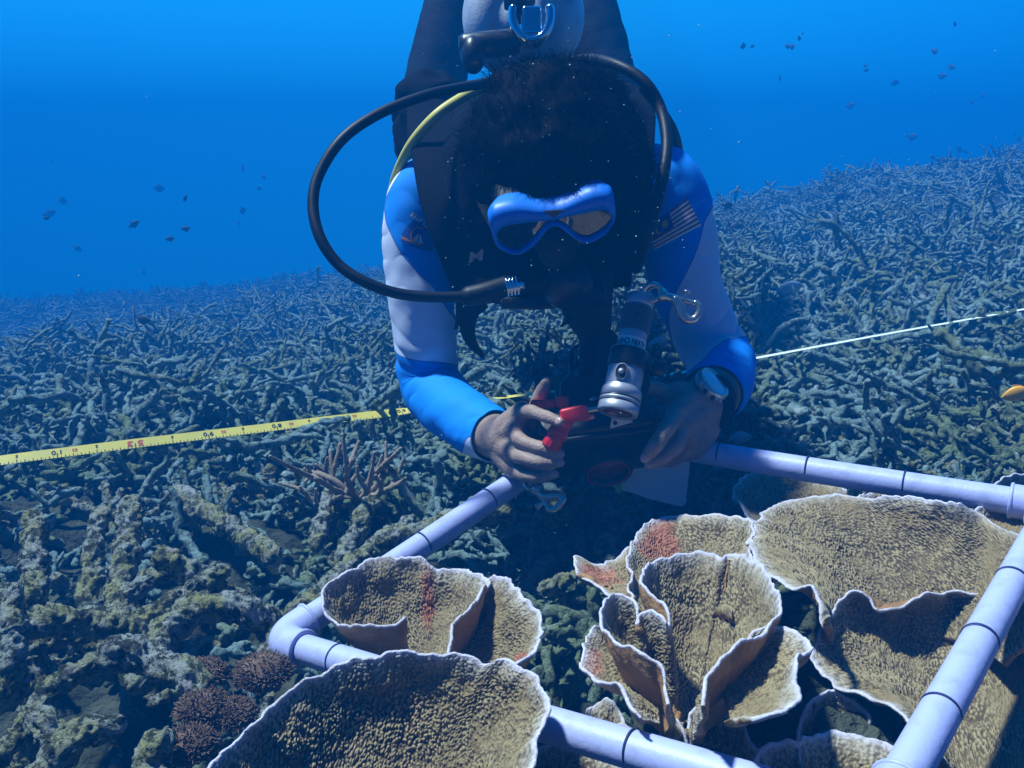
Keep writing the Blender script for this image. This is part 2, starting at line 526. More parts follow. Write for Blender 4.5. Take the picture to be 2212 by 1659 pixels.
# ------------------------------------------------------------------ coral rubble
def branch_cluster(rs, size=0.1, thick=0.008, nb=4, nseg=7, step=0.008, bumpy=0.25, spread=1.0):
    """one broken staghorn piece: a crooked stem with side branches"""
    out = MB()

    def arm(p, d, L, r, lvl):
        k = max(3, int(L / step))
        pts = [p]; dd = d
        for i in range(k):
            dd = dd + rs.normal(size=3) * 0.115; dd /= np.linalg.norm(dd)
            pts.append(pts[-1] + dd * L / k)
        C = np.array(pts)
        rr = r * np.linspace(1, 0.72, len(C)) * (1 + rs.normal(size=len(C)) * 0.10)
        V, Q, T = tube(C, rr, nseg)
        out.add(V, Q, T)
        if lvl < 2:
            for _ in range(rs.integers(nb - 1, nb + 2) if lvl == 0 else rs.integers(0, 2)):
                i = rs.integers(1, len(C) - 1)
                ax = rs.normal(size=3); ax -= dd * (ax @ dd); ax /= np.linalg.norm(ax)
                an = rs.uniform(0.5, 1.15)
                arm(C[i], dd * math.cos(an) + ax * math.sin(an) * spread, L * rs.uniform(0.16, 0.58), r * rs.uniform(0.7, 0.95), lvl + 1)

    arm(np.zeros(3), np.array([1.0, 0, 0]), size, thick, 0)
    V = np.concatenate(out.V); V -= V.mean(0)
    nz = fbm(V / (thick * 1.6), 2, rs.uniform(0, 90))
    V += rs.normal(size=3) * 0
    ctr = perlin(V / (thick * 3), 3.3)
    V = V * (1 + 0.0) + np.stack([perlin(V / (thick * 1.5), 11), perlin(V / (thick * 1.5), 23), perlin(V / (thick * 1.5), 37)], 1) * thick * bumpy * 2.2
    return V, np.concatenate(out.Q), np.concatenate(out.T)


def rotm(rs, tilt):
    a = rs.uniform(0, 2 * np.pi); t = rs.normal() * tilt; r = rs.uniform(0, 2 * np.pi)
    ca, sa, ct, st, cr, sr = math.cos(a), math.sin(a), math.cos(t), math.sin(t), math.cos(r), math.sin(r)
    Rz = np.array([[ca, -sa, 0], [sa, ca, 0], [0, 0, 1]]); Ry = np.array([[ct, 0, st], [0, 1, 0], [-st, 0, ct]]); Rx = np.array([[1, 0, 0], [0, cr, -sr], [0, sr, cr]])
    return Rz @ Ry @ Rx


rs = np.random.default_rng(21)
P_near = [branch_cluster(rs, rs.uniform(.05, .12), rs.uniform(.0045, .0075), 5, 8, .006, .34) for _ in range(20)]
P_mid = [branch_cluster(rs, rs.uniform(.07, .16), rs.uniform(.005, .008), 5, 6, .010, .32) for _ in range(18)]
P_far = [branch_cluster(rs, rs.uniform(.12, .26), rs.uniform(.007, .011), 6, 5, .022, .34) for _ in range(14)]
P_long = [branch_cluster(rs, rs.uniform(.18, .32), rs.uniform(.0065, .0095), 3, 9, .008, .3) for _ in range(16)]
mb = MB()


def scatter(protos, y0, y1, n, smin, smax, tilt, lift):
    y = np.sqrt(rs.uniform(y0 ** 2, y1 ** 2, n)); x = rs.uniform(-1, 1, n) * (y * 0.68 + 0.22)
    z = ground(np.stack([x, y], 1))
    clump = fbm(np.stack([x, y, 0 * x], 1) * 2.2, 2, 40)
    qx, qy, _ = PX(np.stack([x, y, z], 1))
    hollow = ((qx - 170) / 230) ** 2 + ((qy - 1540) / 95) ** 2 < 1      # the dark hollow under the big branches stays open
    for i in range(n):
        if clump[i] < -0.5 and y[i] > 2 and rs.uniform() < 0.6: continue
        if hollow[i] and rs.uniform() < .85: continue
        if qx[i] < 660 and qy[i] > 1080 and rs.uniform() < .72: continue
        V, Q, T = protos[rs.integers(len(protos))]
        s = rs.uniform(smin, smax)
        M = rotm(rs, tilt)
        mb.add((V * s) @ M.T + np.array([x[i], y[i], z[i] + rs.uniform(-0.01, lift) + 0.02 * max(0, clump[i])]), Q, T)


scatter(P_near, 0.70, 1.5, 1900, .6, 1.2, .45, .045)
scatter(P_near, 1.4, 2.6, 2900, .8, 1.4, .5, .07)
scatter(P_long, 1.1, 2.6, 170, .7, 1.15, .45, .09)
scatter(P_long, 2.4, 4.5, 260, .8, 1.2, .3, .08)
scatter(P_mid, 2.4, 4.2, 4300, .8, 1.3, .45, .07)
scatter(P_far, 4.0, 7.0, 5200, .6, 1.0, .3, .06)
scatter(P_far, 6.8, 14.8, 5000, .8, 1.4, .22, .05)
rubble = mb.build("coral_rubble", M_rubble)
tag(rubble, kind="stuff")

# ------------------------------------------------------------------ quadrat of pvc pipe
QL, QF, QR, QN = W(600, 1385, .876), W(1269, 935, 1.16), W(2275, 1096, .897), W(1898, 1776, .55)
QA = np.array([(x, y, 1) for x, y in ((600, 1385), (1269, 935), (2262, 1093), (1898, 1776))], float)
_qc = np.linalg.lstsq(QA, 1 / np.array([.876, 1.16, .90, .55]), rcond=None)[0]


def qd(px, py, off=0.0):
    return 1.0 / (_qc @ np.array([px, py, 1.0])) + off


quad = thing("quadrat_frame", QL, "square frame of pale blue-grey plastic pipe with dark ring marks laid round the plate corals", "quadrat")
PR = 0.0138
qn = np.cross(QF - QL, QR - QL); qn /= np.linalg.norm(qn)
if qn[2] < 0: qn = -qn
corners = [QL, QF, QR, QN]
for i in range(4):
    a, b, c_ = corners[i - 1], corners[i], corners[(i + 1) % 4]
    # elbow at b
    d1 = (a - b) / np.linalg.norm(a - b); d2 = (c_ - b) / np.linalg.norm(c_ - b)
    s_ = 0.036; rr_ = 0.017
    pts = [b + d1 * s_ * (1 - t) ** 1 * 1 for t in np.linspace(0, .45, 6)]
    bend = [(1 - t) ** 2 * (b + d1 * .02) + 2 * t * (1 - t) * (b + (d1 + d2) * 0.002) + t * t * (b + d2 * .02) for t in np.linspace(0, 1, 12)]
    tail = [b + d2 * x for x in np.linspace(.022, s_, 6)]
    C = np.array([b + d1 * x for x in np.linspace(s_, .022, 6)] + bend + tail)
    V, Q, T = tube(C, rr_, 28, cap=False)
    m_ = MB().add(V, Q, None)
    # sleeve lips: real wall thickness at both mouths
    for p_, d_ in ((C[0], d1), (C[-1], d2)):
        V, Q, T = lathe([(rr_ + 1e-4, -.0015), (rr_ + .0012, -.001), (rr_ + .0012, .0012), (rr_, .002), (PR, .002), (PR - .001, -.001)], p_, d_, 28)
        m_.add(V, Q)
    m_.build("elbow", M_pvc, quad)
for i in range(4):
    a, b = corners[i], corners[(i + 1) % 4]
    L = np.linalg.norm(b - a); d = (b - a) / L
    n = 30
    C = a + np.linspace(0.018, L - 0.018, n)[:, None] * d
    C[:, 2] += 0.0015 * np.sin(np.linspace(0, np.pi, n)) * -1
    V, Q, T = tube(C, PR, 28, cap=False)
    pipe = MB().add(V, Q).build("pipe", M_pvc, quad)
    base = {0: .085, 1: .072, 2: .062, 3: .066}[i]
    t = base
    while t < L - .05:
        p = a + d * t
        ax = d + rng.normal(size=3) * .03; ax /= np.linalg.norm(ax)
        V, Q, T = lathe([(PR - .0004, -.0008), (PR + .0003, -.0007), (PR + .0003, .0007), (PR - .0004, .0008)], p, ax, 28)
        MB().add(V, Q).build("ring_mark", M_pen, pipe)
        t += .1

# ------------------------------------------------------------------ living plate corals


def plate_rows(rim, base, bow, nu, nv, lip=0.0, mid=None):
    Rm = spline(rim, nu); Bs = spline(base, nu)
    v = np.linspace(0, 1, nv) ** 0.8
    if mid is None:
        Md = (Rm + Bs) / 2 + np.asarray(bow)
    else:
        Md = 2 * spline(mid, nu) - (Rm + Bs) / 2
    v_ = v[None, :, None]
    return Bs[:, None] * (1 - v_) ** 2 + 2 * v_ * (1 - v_) * Md[:, None] + Rm[:, None] * v_ ** 2


def plate_mesh(G, seed, amp=0.0026, nubsize=0.0023, wav=0.008, patch=None, thick=0.0055, flip=False):
    nu, nv = G.shape[:2]
    P = G.reshape(-1, 3).copy()

    def normals(P):
        g = P.reshape(nu, nv, 3)
        n = np.cross(np.gradient(g, axis=0), np.gradient(g, axis=1))
        n /= np.linalg.norm(n, axis=2)[..., None] + 1e-12
        return n.reshape(-1, 3)

    N = normals(P)
    vv = np.tile(np.linspace(0, 1, nv), nu)
    # broad waves and an uneven growing edge
    P = P + N * ((fbm(P * 22, 2, seed) * wav) * vv)[:, None]
    g = P.reshape(nu, nv, 3)
    gd = g[:, -1] - g[:, -6]; gd /= np.linalg.norm(gd, axis=1)[:, None] + 1e-9
    edge = fbm(g[:, -1] * 75, 2, seed + 7) * 0.0035 + fbm(g[:, -1] * 260, 2, seed + 3) * 0.0005
    w = (np.linspace(0, 1, nv) ** 4)[None, :, None]
    g = g + gd[:, None] * edge[:, None, None] * w
    P = g.reshape(-1, 3)
    N = normals(P)
    # distance from the rim along each column, position along the rim
    sl = np.linalg.norm(np.diff(g, axis=1), axis=2)
    dr = np.concatenate([np.cumsum(sl[:, ::-1], axis=1)[:, ::-1], np.zeros((nu, 1))], 1)
    ul = np.concatenate([[0], np.cumsum(np.linalg.norm(np.diff(g[:, int(nv * .75)], axis=0), axis=1))])
    de = np.minimum(dr, np.minimum(ul[:, None], (ul[-1] - ul)[:, None]) * 1.0 + 0.004).ravel()
    dr = dr.ravel()
    # nubs, and radial ridges towards the rim
    du_ = np.linalg.norm(np.diff(g, axis=0), axis=2)
    srow = np.concatenate([np.zeros((1, nv)), np.cumsum(du_, axis=0)]); srow = (srow - srow[nu // 2][None]).ravel()
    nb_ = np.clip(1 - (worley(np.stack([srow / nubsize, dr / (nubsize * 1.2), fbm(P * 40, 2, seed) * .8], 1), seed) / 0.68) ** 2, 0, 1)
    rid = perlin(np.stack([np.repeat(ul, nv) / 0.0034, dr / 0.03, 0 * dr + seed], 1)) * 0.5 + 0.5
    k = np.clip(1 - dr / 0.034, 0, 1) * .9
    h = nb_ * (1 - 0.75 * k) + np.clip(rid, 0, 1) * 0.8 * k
    fade = np.clip(dr / 0.004, 0, 1)
    big = fbm(P * 60, 2, seed + 11) * 0.0022
    F = P + N * ((h - 0.4) * amp * fade * (0.75 + 0.5 * perlin(P * 30, seed)) + big * np.clip(dr / .02, 0, 1))[:, None]
    th = thick * (0.45 + 0.75 * np.clip(dr / 0.06, 0, 1))
    Bk = P - N * (th + 0.0008 * fbm(P * 120, 2, seed + 5) + 0.0012 * np.sin(dr / 0.006) * np.clip(dr / .03, 0, 1))[:, None]
    # rounded rim row between front and back
    fr = F.reshape(nu, nv, 3); bk = Bk.reshape(nu, nv, 3)
    gd2 = g[:, -1] - g[:, -3]; gd2 /= np.linalg.norm(gd2, axis=1)[:, None] + 1e-9
    rimrow = (fr[:, -1] + bk[:, -1]) / 2 + gd2 * 0.0011
    V = np.concatenate([F, Bk, rimrow])
    M = nu * nv
    q = grid_quads(nu, nv)
    i = np.arange(nu - 1)
    f0 = i * nv + nv - 1; f1 = f0 + nv
    Qs = [q, q[:, ::-1] + M,
          np.stack([f0, f1, 2 * M + i + 1, 2 * M + i], 1), np.stack([2 * M + i, 2 * M + i + 1, f1 + M, f0 + M], 1),
          np.stack([i * nv, M + i * nv, M + (i + 1) * nv, (i + 1) * nv], 1)]
    j = np.arange(nv - 1)
    for u, sg in ((0, 1), (nu - 1, -1)):
        e = np.stack([u * nv + j, u * nv + j + 1, M + u * nv + j + 1, M + u * nv + j], 1)
        Qs.append(e if sg > 0 else e[:, ::-1])
    Qs = np.concatenate(Qs)
    pa = np.zeros(M)
    if patch is not None:
        px, py, _ = PX(P)
        cx, cy, rx, ry = patch
        q_ = np.sqrt(((px - cx) / rx) ** 2 + ((py - cy) / ry) ** 2) + fbm(P * 45, 2, seed) * 0.35
        pa = np.clip((1.0 - q_) / 0.3, 0, 1)
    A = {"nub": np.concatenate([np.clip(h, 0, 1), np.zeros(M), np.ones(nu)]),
         "rim": np.concatenate([de, dr * 1.6 + .001, np.zeros(nu)]),
         "back": np.concatenate([np.zeros(M), np.ones(M), np.zeros(nu)]),
         "patch": np.concatenate([pa, np.zeros(M), pa.reshape(nu, nv)[:, -1] * .3])}
    return V, Qs, A


def coral(name, label, sheets, group=None, cat="coral"):
    """sheets: dicts with rim, base and bow (or mid) as (px, py, depth off the quadrat plane)"""
    Vs, Qs, As, n = [], [], [], 0
    for k, s in enumerate(sheets):
        f = lambda L: np.array([W(p[0], p[1], qd(p[0], p[1], p[2]) if s.get('rel', True) else p[2]) for p in L])
        rim, base = f(s['rim']), f(s['base'])
        mid = f(s['mid']) if 'mid' in s else None
        Lr = np.linalg.norm(np.diff(spline(rim, 200), axis=0), axis=1).sum()
        Lv = np.linalg.norm(rim[:, None] - base[None], axis=2).mean()
        res = .00072
        nu = int(np.clip(Lr / res, 60, 1100)); nv = int(np.clip(Lv / res, 40, 460))
        bow = s.get('bow', (0, 0, -0.02))
        G = plate_rows(rim, base, bow, nu, nv, mid=mid)
        V, Q, A = plate_mesh(G, 3.1 * len(COL.objects) + 5 * k, patch=s.get('patch'), thick=s.get('thick', .0055), wav=s.get('wav', .008), amp=s.get('amp', .0026))
        Vs.append(V); Qs.append(Q + n); As.append(A); n += len(V)
    A = {k: np.concatenate([a[k] for a in As]) for k in As[0]}
    return mesh_np(name, np.concatenate(Vs), np.concatenate(Qs), mats=M_coral, attrs=A, tagd=(label, cat, group))


GC = "living plate corals growing in and around the quadrat"
coral("plate_coral", "large tan fan coral with a pale scalloped rim standing in front of the quadrat pipe", [dict(rel=False,
      rim=[(330, 1800, .56), (440, 1690, .60), (545, 1575, .64), (640, 1500, .67), (740, 1440, .69), (830, 1413, .70), (900, 1408, .705), (960, 1411, .705), (1005, 1420, .70), (1035, 1437, .695),
           (1060, 1438, .69), (1095, 1427, .685), (1130, 1450, .67), (1162, 1490, .65), (1179, 1535, .63), (1170, 1600, .60), (1130, 1660, .58), (1080, 1720, .56)],
      base=[(700, 1900, .625), (760, 1880, .635), (820, 1870, .64), (880, 1880, .64), (940, 1900, .63)],
      bow=(0, .05, -.01), res=.0008, amp=.0031)], GC)
coral("cup_coral", "two lobed tan cup coral with a folded inner wall beside the pipe elbow", [
    dict(rim=[(874, 1338, -.02), (858, 1343, -.025), (800, 1344, -.03), (756, 1348, -.03), (725, 1342, -.02), (704, 1312, -.035), (694, 1290, -.04), (703, 1266, -.045), (740, 1240, -.05), (790, 1214, -.05), (840, 1203, -.045),
              (885, 1205, -.04), (915, 1212, -.035), (950, 1232, -.01), (1000, 1231, -.02), (1040, 1245, -.03), (1053, 1262, -.04), (1036, 1288, -.05), (1000, 1312, -.06), (978, 1338, -.06), (966, 1380, -.06), (963, 1412, -.05)],
         base=[(868, 1420, .05), (862, 1425, .06), (868, 1430, .07), (880, 1425, .09), (900, 1420, .09), (930, 1425, .07), (945, 1432, .05), (950, 1440, .03)], bow=(0, 0.012, -.030), patch=(925, 1290, 18, 95)),
    dict(rim=[(1030, 1262, -.03), (1052, 1252, -.04), (1075, 1250, -.045), (1118, 1272, -.05), (1150, 1310, -.055), (1164, 1350, -.06), (1162, 1385, -.07), (1142, 1420, -.075), (1104, 1440, -.08)],
         base=[(972, 1420, .03), (985, 1432, .03), (1000, 1440, .03), (1030, 1450, .02), (1060, 1452, .01)], bow=(0, 0.02, -.030), patch=(1130, 1420, 25, 14))], GC)
coral("vase_coral", "tall tan vase coral with rolled pale lips in the middle of the quadrat", [
    dict(rim=[(1445, 1520, -.06), (1440, 1465, -.07), (1425, 1436, -.08), (1398, 1424, -.085), (1368, 1402, -.09), (1338, 1390, -.09), (1312, 1368, -.085), (1305, 1335, -.075), (1312, 1296, -.07), (1332, 1281, -.065), (1355, 1290, -.06),
              (1368, 1318, -.05), (1374, 1345, -.045), (1388, 1325, -.05), (1402, 1321, -.055), (1420, 1331, -.06), (1437, 1350, -.055), (1452, 1348, -.05), (1443, 1312, -.06), (1420, 1286, -.065), (1398, 1262, -.07), (1393, 1238, -.07), (1412, 1214, -.06),
              (1450, 1203, -.05), (1500, 1195, -.04), (1545, 1198, -.035), (1560, 1206, -.035), (1576, 1196, -.035), (1618, 1206, -.04), (1648, 1232, -.05), (1668, 1262, -.06), (1686, 1292, -.07), (1680, 1318, -.08), (1655, 1345, -.09), (1640, 1366, -.095),
              (1600, 1392, -.10), (1560, 1418, -.105), (1532, 1445, -.105), (1516, 1470, -.10), (1517, 1525, -.09)],
         base=[(1478, 1572, .05), (1476, 1570, .055), (1475, 1567, .06), (1476, 1564, .065), (1480, 1562, .07), (1485, 1562, .07), (1489, 1564, .065), (1490, 1567, .06), (1490, 1570, .055), (1489, 1573, .05)],
         bow=(0, .005, -.042), res=.0011, wav=.004)], GC)
coral("plate_coral", "tan plate coral with an orange patch rising behind the vase coral", [
    dict(rim=[(1362, 1310, -.02), (1363, 1250, -.01), (1364, 1195, .0), (1374, 1158, .01), (1398, 1130, .015), (1430, 1112, .015), (1480, 1107, .015), (1540, 1113, .01), (1595, 1119, .005), (1624, 1129, .0), (1622, 1165, -.01), (1612, 1215, -.02)],
         base=[(1420, 1370, .01), (1440, 1350, .02), (1470, 1330, .03), (1510, 1320, .03), (1550, 1320, .02), (1580, 1330, .01)], bow=(0, .02, -.02), patch=(1425, 1172, 52, 60))], GC)
coral("plate_coral", "small flat brown plate coral reaching out left of the vase coral", [
    dict(rim=[(1318, 1300, -.01), (1300, 1276, -.01), (1285, 1258, -.01), (1262, 1243, -.005), (1246, 1236, -.005), (1237, 1212, .005), (1252, 1205, .012), (1290, 1214, .02), (1340, 1190, .03), (1372, 1172, .04)],
         base=[(1370, 1300, .0), (1375, 1285, .01), (1380, 1270, .02), (1385, 1260, .03)], bow=(0, 0, -.006), patch=(1285, 1245, 60, 34))], GC)
coral("plate_coral", "short brown scoop of coral tucked under the left lip of the vase coral", [
    dict(rim=[(1390, 1545, -.05), (1345, 1482, -.06), (1310, 1468, -.06), (1282, 1452, -.055), (1266, 1415, -.05), (1268, 1380, -.04), (1284, 1356, -.03), (1310, 1345, -.02)],
         base=[(1425, 1560, -.01), (1420, 1520, -.01), (1410, 1480, 0), (1400, 1450, 0), (1390, 1420, 0.01)], bow=(0, .01, -.012), patch=(1275, 1440, 30, 40))], GC)
coral("plate_coral", "ribbed tan ear of coral sticking out under the right lip of the vase coral", [
    dict(rim=[(1590, 1400, -.06), (1622, 1362, -.065), (1660, 1353, -.065), (1700, 1358, -.065), (1734, 1372, -.07), (1741, 1396, -.08), (1722, 1420, -.085), (1722, 1446, -.09), (1702, 1490, -.10), (1662, 1520, -.105), (1615, 1532, -.10)],
         base=[(1560, 1480, -.04), (1565, 1500, -.045), (1570, 1520, -.05), (1575, 1540, -.055), (1580, 1550, -.06)], bow=(0, .01, -.016), wav=.010)], GC)
coral("bowl_coral", "broad shallow tan bowl coral filling the far right corner of the quadrat", [
    dict(rim=[(1775, 1350, -.03), (1768, 1310, -.04), (1750, 1270, -.045), (1705, 1264, -.04), (1662, 1242, -.03), (1630, 1208, -.02), (1616, 1172, -.01), (1626, 1148, .0), (1642, 1118, .01), (1682, 1090, .015), (1740, 1073, .02), (1800, 1067, .02), (1870, 1074, .015), (1960, 1075, .0),
              (2020, 1081, -.01), (2064, 1086, -.02), (2110, 1101, .01), (2160, 1130, .02), (2212, 1165, .04), (2290, 1230, .05), (2340, 1330, .05)],
         mid=[(1790, 1340, -.01), (1765, 1280, .0), (1765, 1240, .02), (1800, 1212, .05), (1860, 1205, .075), (1950, 1208, .08), (2060, 1222, .07), (2140, 1225, .05), (2210, 1290, .06), (2250, 1370, .06)],
         base=[(1800, 1400, .08), (1815, 1380, .09), (1840, 1370, .10), (1880, 1365, .12), (1930, 1365, .13), (1990, 1370, .13), (2060, 1380, .12), (2120, 1400, .10), (2160, 1430, .09)], res=.0013, wav=.008)], GC)
coral("bowl_coral", "deep tan bowl coral under the near right pipe of the quadrat", [
    dict(rel=False, rim=[(2030, 1625, .64), (1965, 1546, .68), (1900, 1519, .705), (1830, 1489, .725), (1785, 1448, .75), (1764, 1411, .77), (1779, 1382, .785), (1789, 1332, .80), (1810, 1302, .81), (1840, 1287, .815), (1872, 1300, .815), (1895, 1320, .81), (1930, 1310, .815), (1962, 1300, .82), (2005, 1285, .83),
              (2052, 1281, .84), (2130, 1290, .83), (2212, 1300, .82), (2310, 1340, .80), (2400, 1420, .75), (2440, 1560, .68)],
         mid=[(2040, 1640, .67), (2000, 1570, .715), (1950, 1520, .745), (1920, 1480, .77), (1910, 1440, .79), (1925, 1415, .81), (1970, 1395, .83), (2050, 1390, .835), (2140, 1400, .82), (2220, 1440, .79), (2300, 1520, .73), (2330, 1610, .67)],
         base=[(2108, 1760, .66), (2108, 1745, .665), (2112, 1735, .67), (2120, 1728, .672), (2130, 1726, .672), (2140, 1730, .67), (2146, 1742, .665), (2148, 1760, .66)], res=.0012, wav=.008)], GC)
coral("plate_coral", "low two lobed tan plate coral at the foot of the near right pipe", [
    dict(rel=False, rim=[(1600, 1720, .60), (1632, 1650, .62), (1652, 1612, .63), (1690, 1600, .635), (1728, 1603, .635)], base=[(1690, 1800, .60), (1720, 1780, .61), (1750, 1770, .62)], bow=(0, 0, -.01)),
    dict(rel=False, rim=[(1728, 1640, .625), (1737, 1605, .63), (1762, 1586, .635), (1830, 1581, .635), (1885, 1594, .63), (1920, 1610, .625), (1975, 1660, .61)], base=[(1745, 1790, .60), (1800, 1780, .605), (1870, 1780, .60)], bow=(0, 0, -.012))], GC)
coral("plate_coral", "small pale knob of plate coral beside the ring marked near pipe", [
    dict(rel=False, rim=[(1240, 1600, .78), (1256, 1556, .79), (1282, 1525, .80), (1312, 1511, .80), (1334, 1532, .795), (1350, 1580, .78)], base=[(1290, 1660, .76), (1310, 1655, .765), (1330, 1655, .765)], bow=(0, 0, -.012)),
    dict(rel=False, rim=[(1308, 1610, .75), (1322, 1578, .76), (1345, 1566, .765), (1375, 1585, .76), (1400, 1620, .75)], base=[(1330, 1680, .74), (1350, 1670, .745), (1370, 1670, .745)], bow=(0, 0, -.01))], GC)
coral("plate_coral", "dark tan shelf of coral under the far pipe at the left of the row", [
    dict(rim=[(1640, 1118, .06), (1606, 1100, .06), (1586, 1072, .07), (1592, 1044, .08), (1620, 1022, .09), (1680, 1012, .10), (1750, 1030, .10), (1810, 1042, .09), (1832, 1062, .07)],
         base=[(1690, 1130, .09), (1700, 1120, .10), (1730, 1110, .11), (1770, 1110, .11), (1800, 1112, .10)], bow=(0, 0, -.012))], GC)
coral("plate_coral", "narrow tan shelf of coral between the far pipe and the broad bowl coral", [
    dict(rim=[(1830, 1085, .07), (1880, 1062, .09), (1930, 1052, .10), (2010, 1058, .09), (2080, 1078, .07), (2130, 1105, .05)],
         base=[(1860, 1130, .10), (1930, 1125, .11), (2010, 1130, .10), (2080, 1150, .08)], bow=(0, 0, -.012))], GC)
coral("plate_coral", "tan shelf of coral cut by the edge of the picture below the far pipe", [
    dict(rim=[(2080, 1130, .02), (2108, 1102, .03), (2150, 1088, .04), (2220, 1100, .04), (2330, 1150, .03)], base=[(2130, 1190, .04), (2180, 1180, .05), (2260, 1200, .05)], bow=(0, 0, -.012))], GC)
coral("plate_coral", "pale sandy plate coral behind the far pipe at the edge of the picture", [
    dict(rel=False, rim=[(2130, 1075, 1.02), (2155, 1045, 1.03), (2200, 1022, 1.04), (2280, 1018, 1.04), (2360, 1050, 1.02)], base=[(2180, 1110, 1.06), (2230, 1100, 1.07), (2290, 1105, 1.06)], bow=(0, 0, -.012))], GC)
coral("plate_coral", "brown wall of coral at the root of the vase coral", [
    dict(rel=False, rim=[(1490, 1640, .70), (1488, 1570, .71), (1500, 1532, .715), (1530, 1530, .71), (1590, 1560, .70), (1640, 1620, .68)], base=[(1520, 1760, .69), (1560, 1750, .70), (1600, 1750, .70)], bow=(0, 0, -.006)),
    dict(rel=False, rim=[(1708, 1640, .71), (1712, 1580, .72), (1735, 1530, .725), (1770, 1500, .73), (1800, 1492, .735), (1840, 1520, .73), (1880, 1560, .72)], base=[(1760, 1690, .74), (1790, 1680, .745), (1830, 1690, .74)], bow=(0, 0, -.008)),
    dict(rel=False, rim=[(1445, 1640, .70), (1430, 1600, .705), (1440, 1565, .71), (1462, 1560, .71), (1480, 1590, .705), (1486, 1640, .70)], base=[(1450, 1700, .71), (1465, 1695, .71), (1478, 1700, .71)], bow=(0, 0, -.006))], GC)
coral("plate_coral", "low tan plate coral under the near pipe beside the large fan coral", [
    dict(rel=False, rim=[(1120, 1655, .70), (1170, 1610, .72), (1230, 1600, .725), (1300, 1625, .72), (1370, 1665, .70), (1420, 1730, .68)], base=[(1180, 1760, .67), (1230, 1750, .675), (1290, 1760, .67)], bow=(0, 0, -.006))], GC)

# rock below the living corals: a dark knob each root grows from, part of the reef floor
mb = MB()
for (px, py, d, r) in ((1490, 1600, .80, .05), (900, 1480, .93, .06), (1640, 1560, .82, .07), (1900, 1430, .98, .09), (2140, 1720, .80, .08), (850, 1900, .60, .07), (1450, 1400, .98, .06), (1800, 1660, .74, .06), (1260, 1700, .76, .05), (1700, 1250, 1.05, .07), (1950, 1200, 1.08, .08)):
    V, Q, _ = ellipsoid(W(px, py, d), np.eye(3), (r, r, r * .8), 40, 26)
    nrm = V - W(px, py, d); nrm /= np.linalg.norm(nrm, axis=1)[:, None]
    V = V + nrm * (fbm(V * 40, 3) * .012)[:, None]
    mb.add(V, Q)
tag(mb.build("reef_rock", M_bed), kind="structure")

# ------------------------------------------------------------------ big dead branches of the foreground


def dead_branch(pts, r0, r1, nseg=40):
    C = Wl([(p[0], p[1], p[2] - .055) for p in pts])
    n = max(12, int(np.linalg.norm(np.diff(C, axis=0), axis=1).sum() / .0018))
    C = spline(C, n)
    C = C + np.stack([perlin(C * 30, 1), perlin(C * 30, 2), perlin(C * 30, 3)], 1) * .005
    rr = .76 * np.linspace(r0, r1, n) * (1 + .18 * perlin(np.stack([np.arange(n) * .0018 / .03, np.zeros(n), np.full(n, pts[0][0] * .1)], 1)))
    V, Q, T = tube(C, rr, nseg)
    ctr = np.concatenate([np.tile(np.concatenate([C[:1]] * 3 + [C] + [C[-1:]] * 3), (nseg, 1)), C[:1], C[-1:]])
    nr = V - ctr; nr /= np.linalg.norm(nr, axis=1)[:, None] + 1e-9
    w = np.clip(1 - worley(V / .011, pts[0][0]), 0, 1)
    V = V + nr * (fbm(V * 60, 2, pts[0][1] * .01) * .0040 - np.abs(perlin(V * 130, pts[0][0] * .01)) * .0065 - np.abs(perlin(V * 300, 4.4)) * .0028 + (w - .4) * .0030 + .002)[:, None]
    return V, Q, T


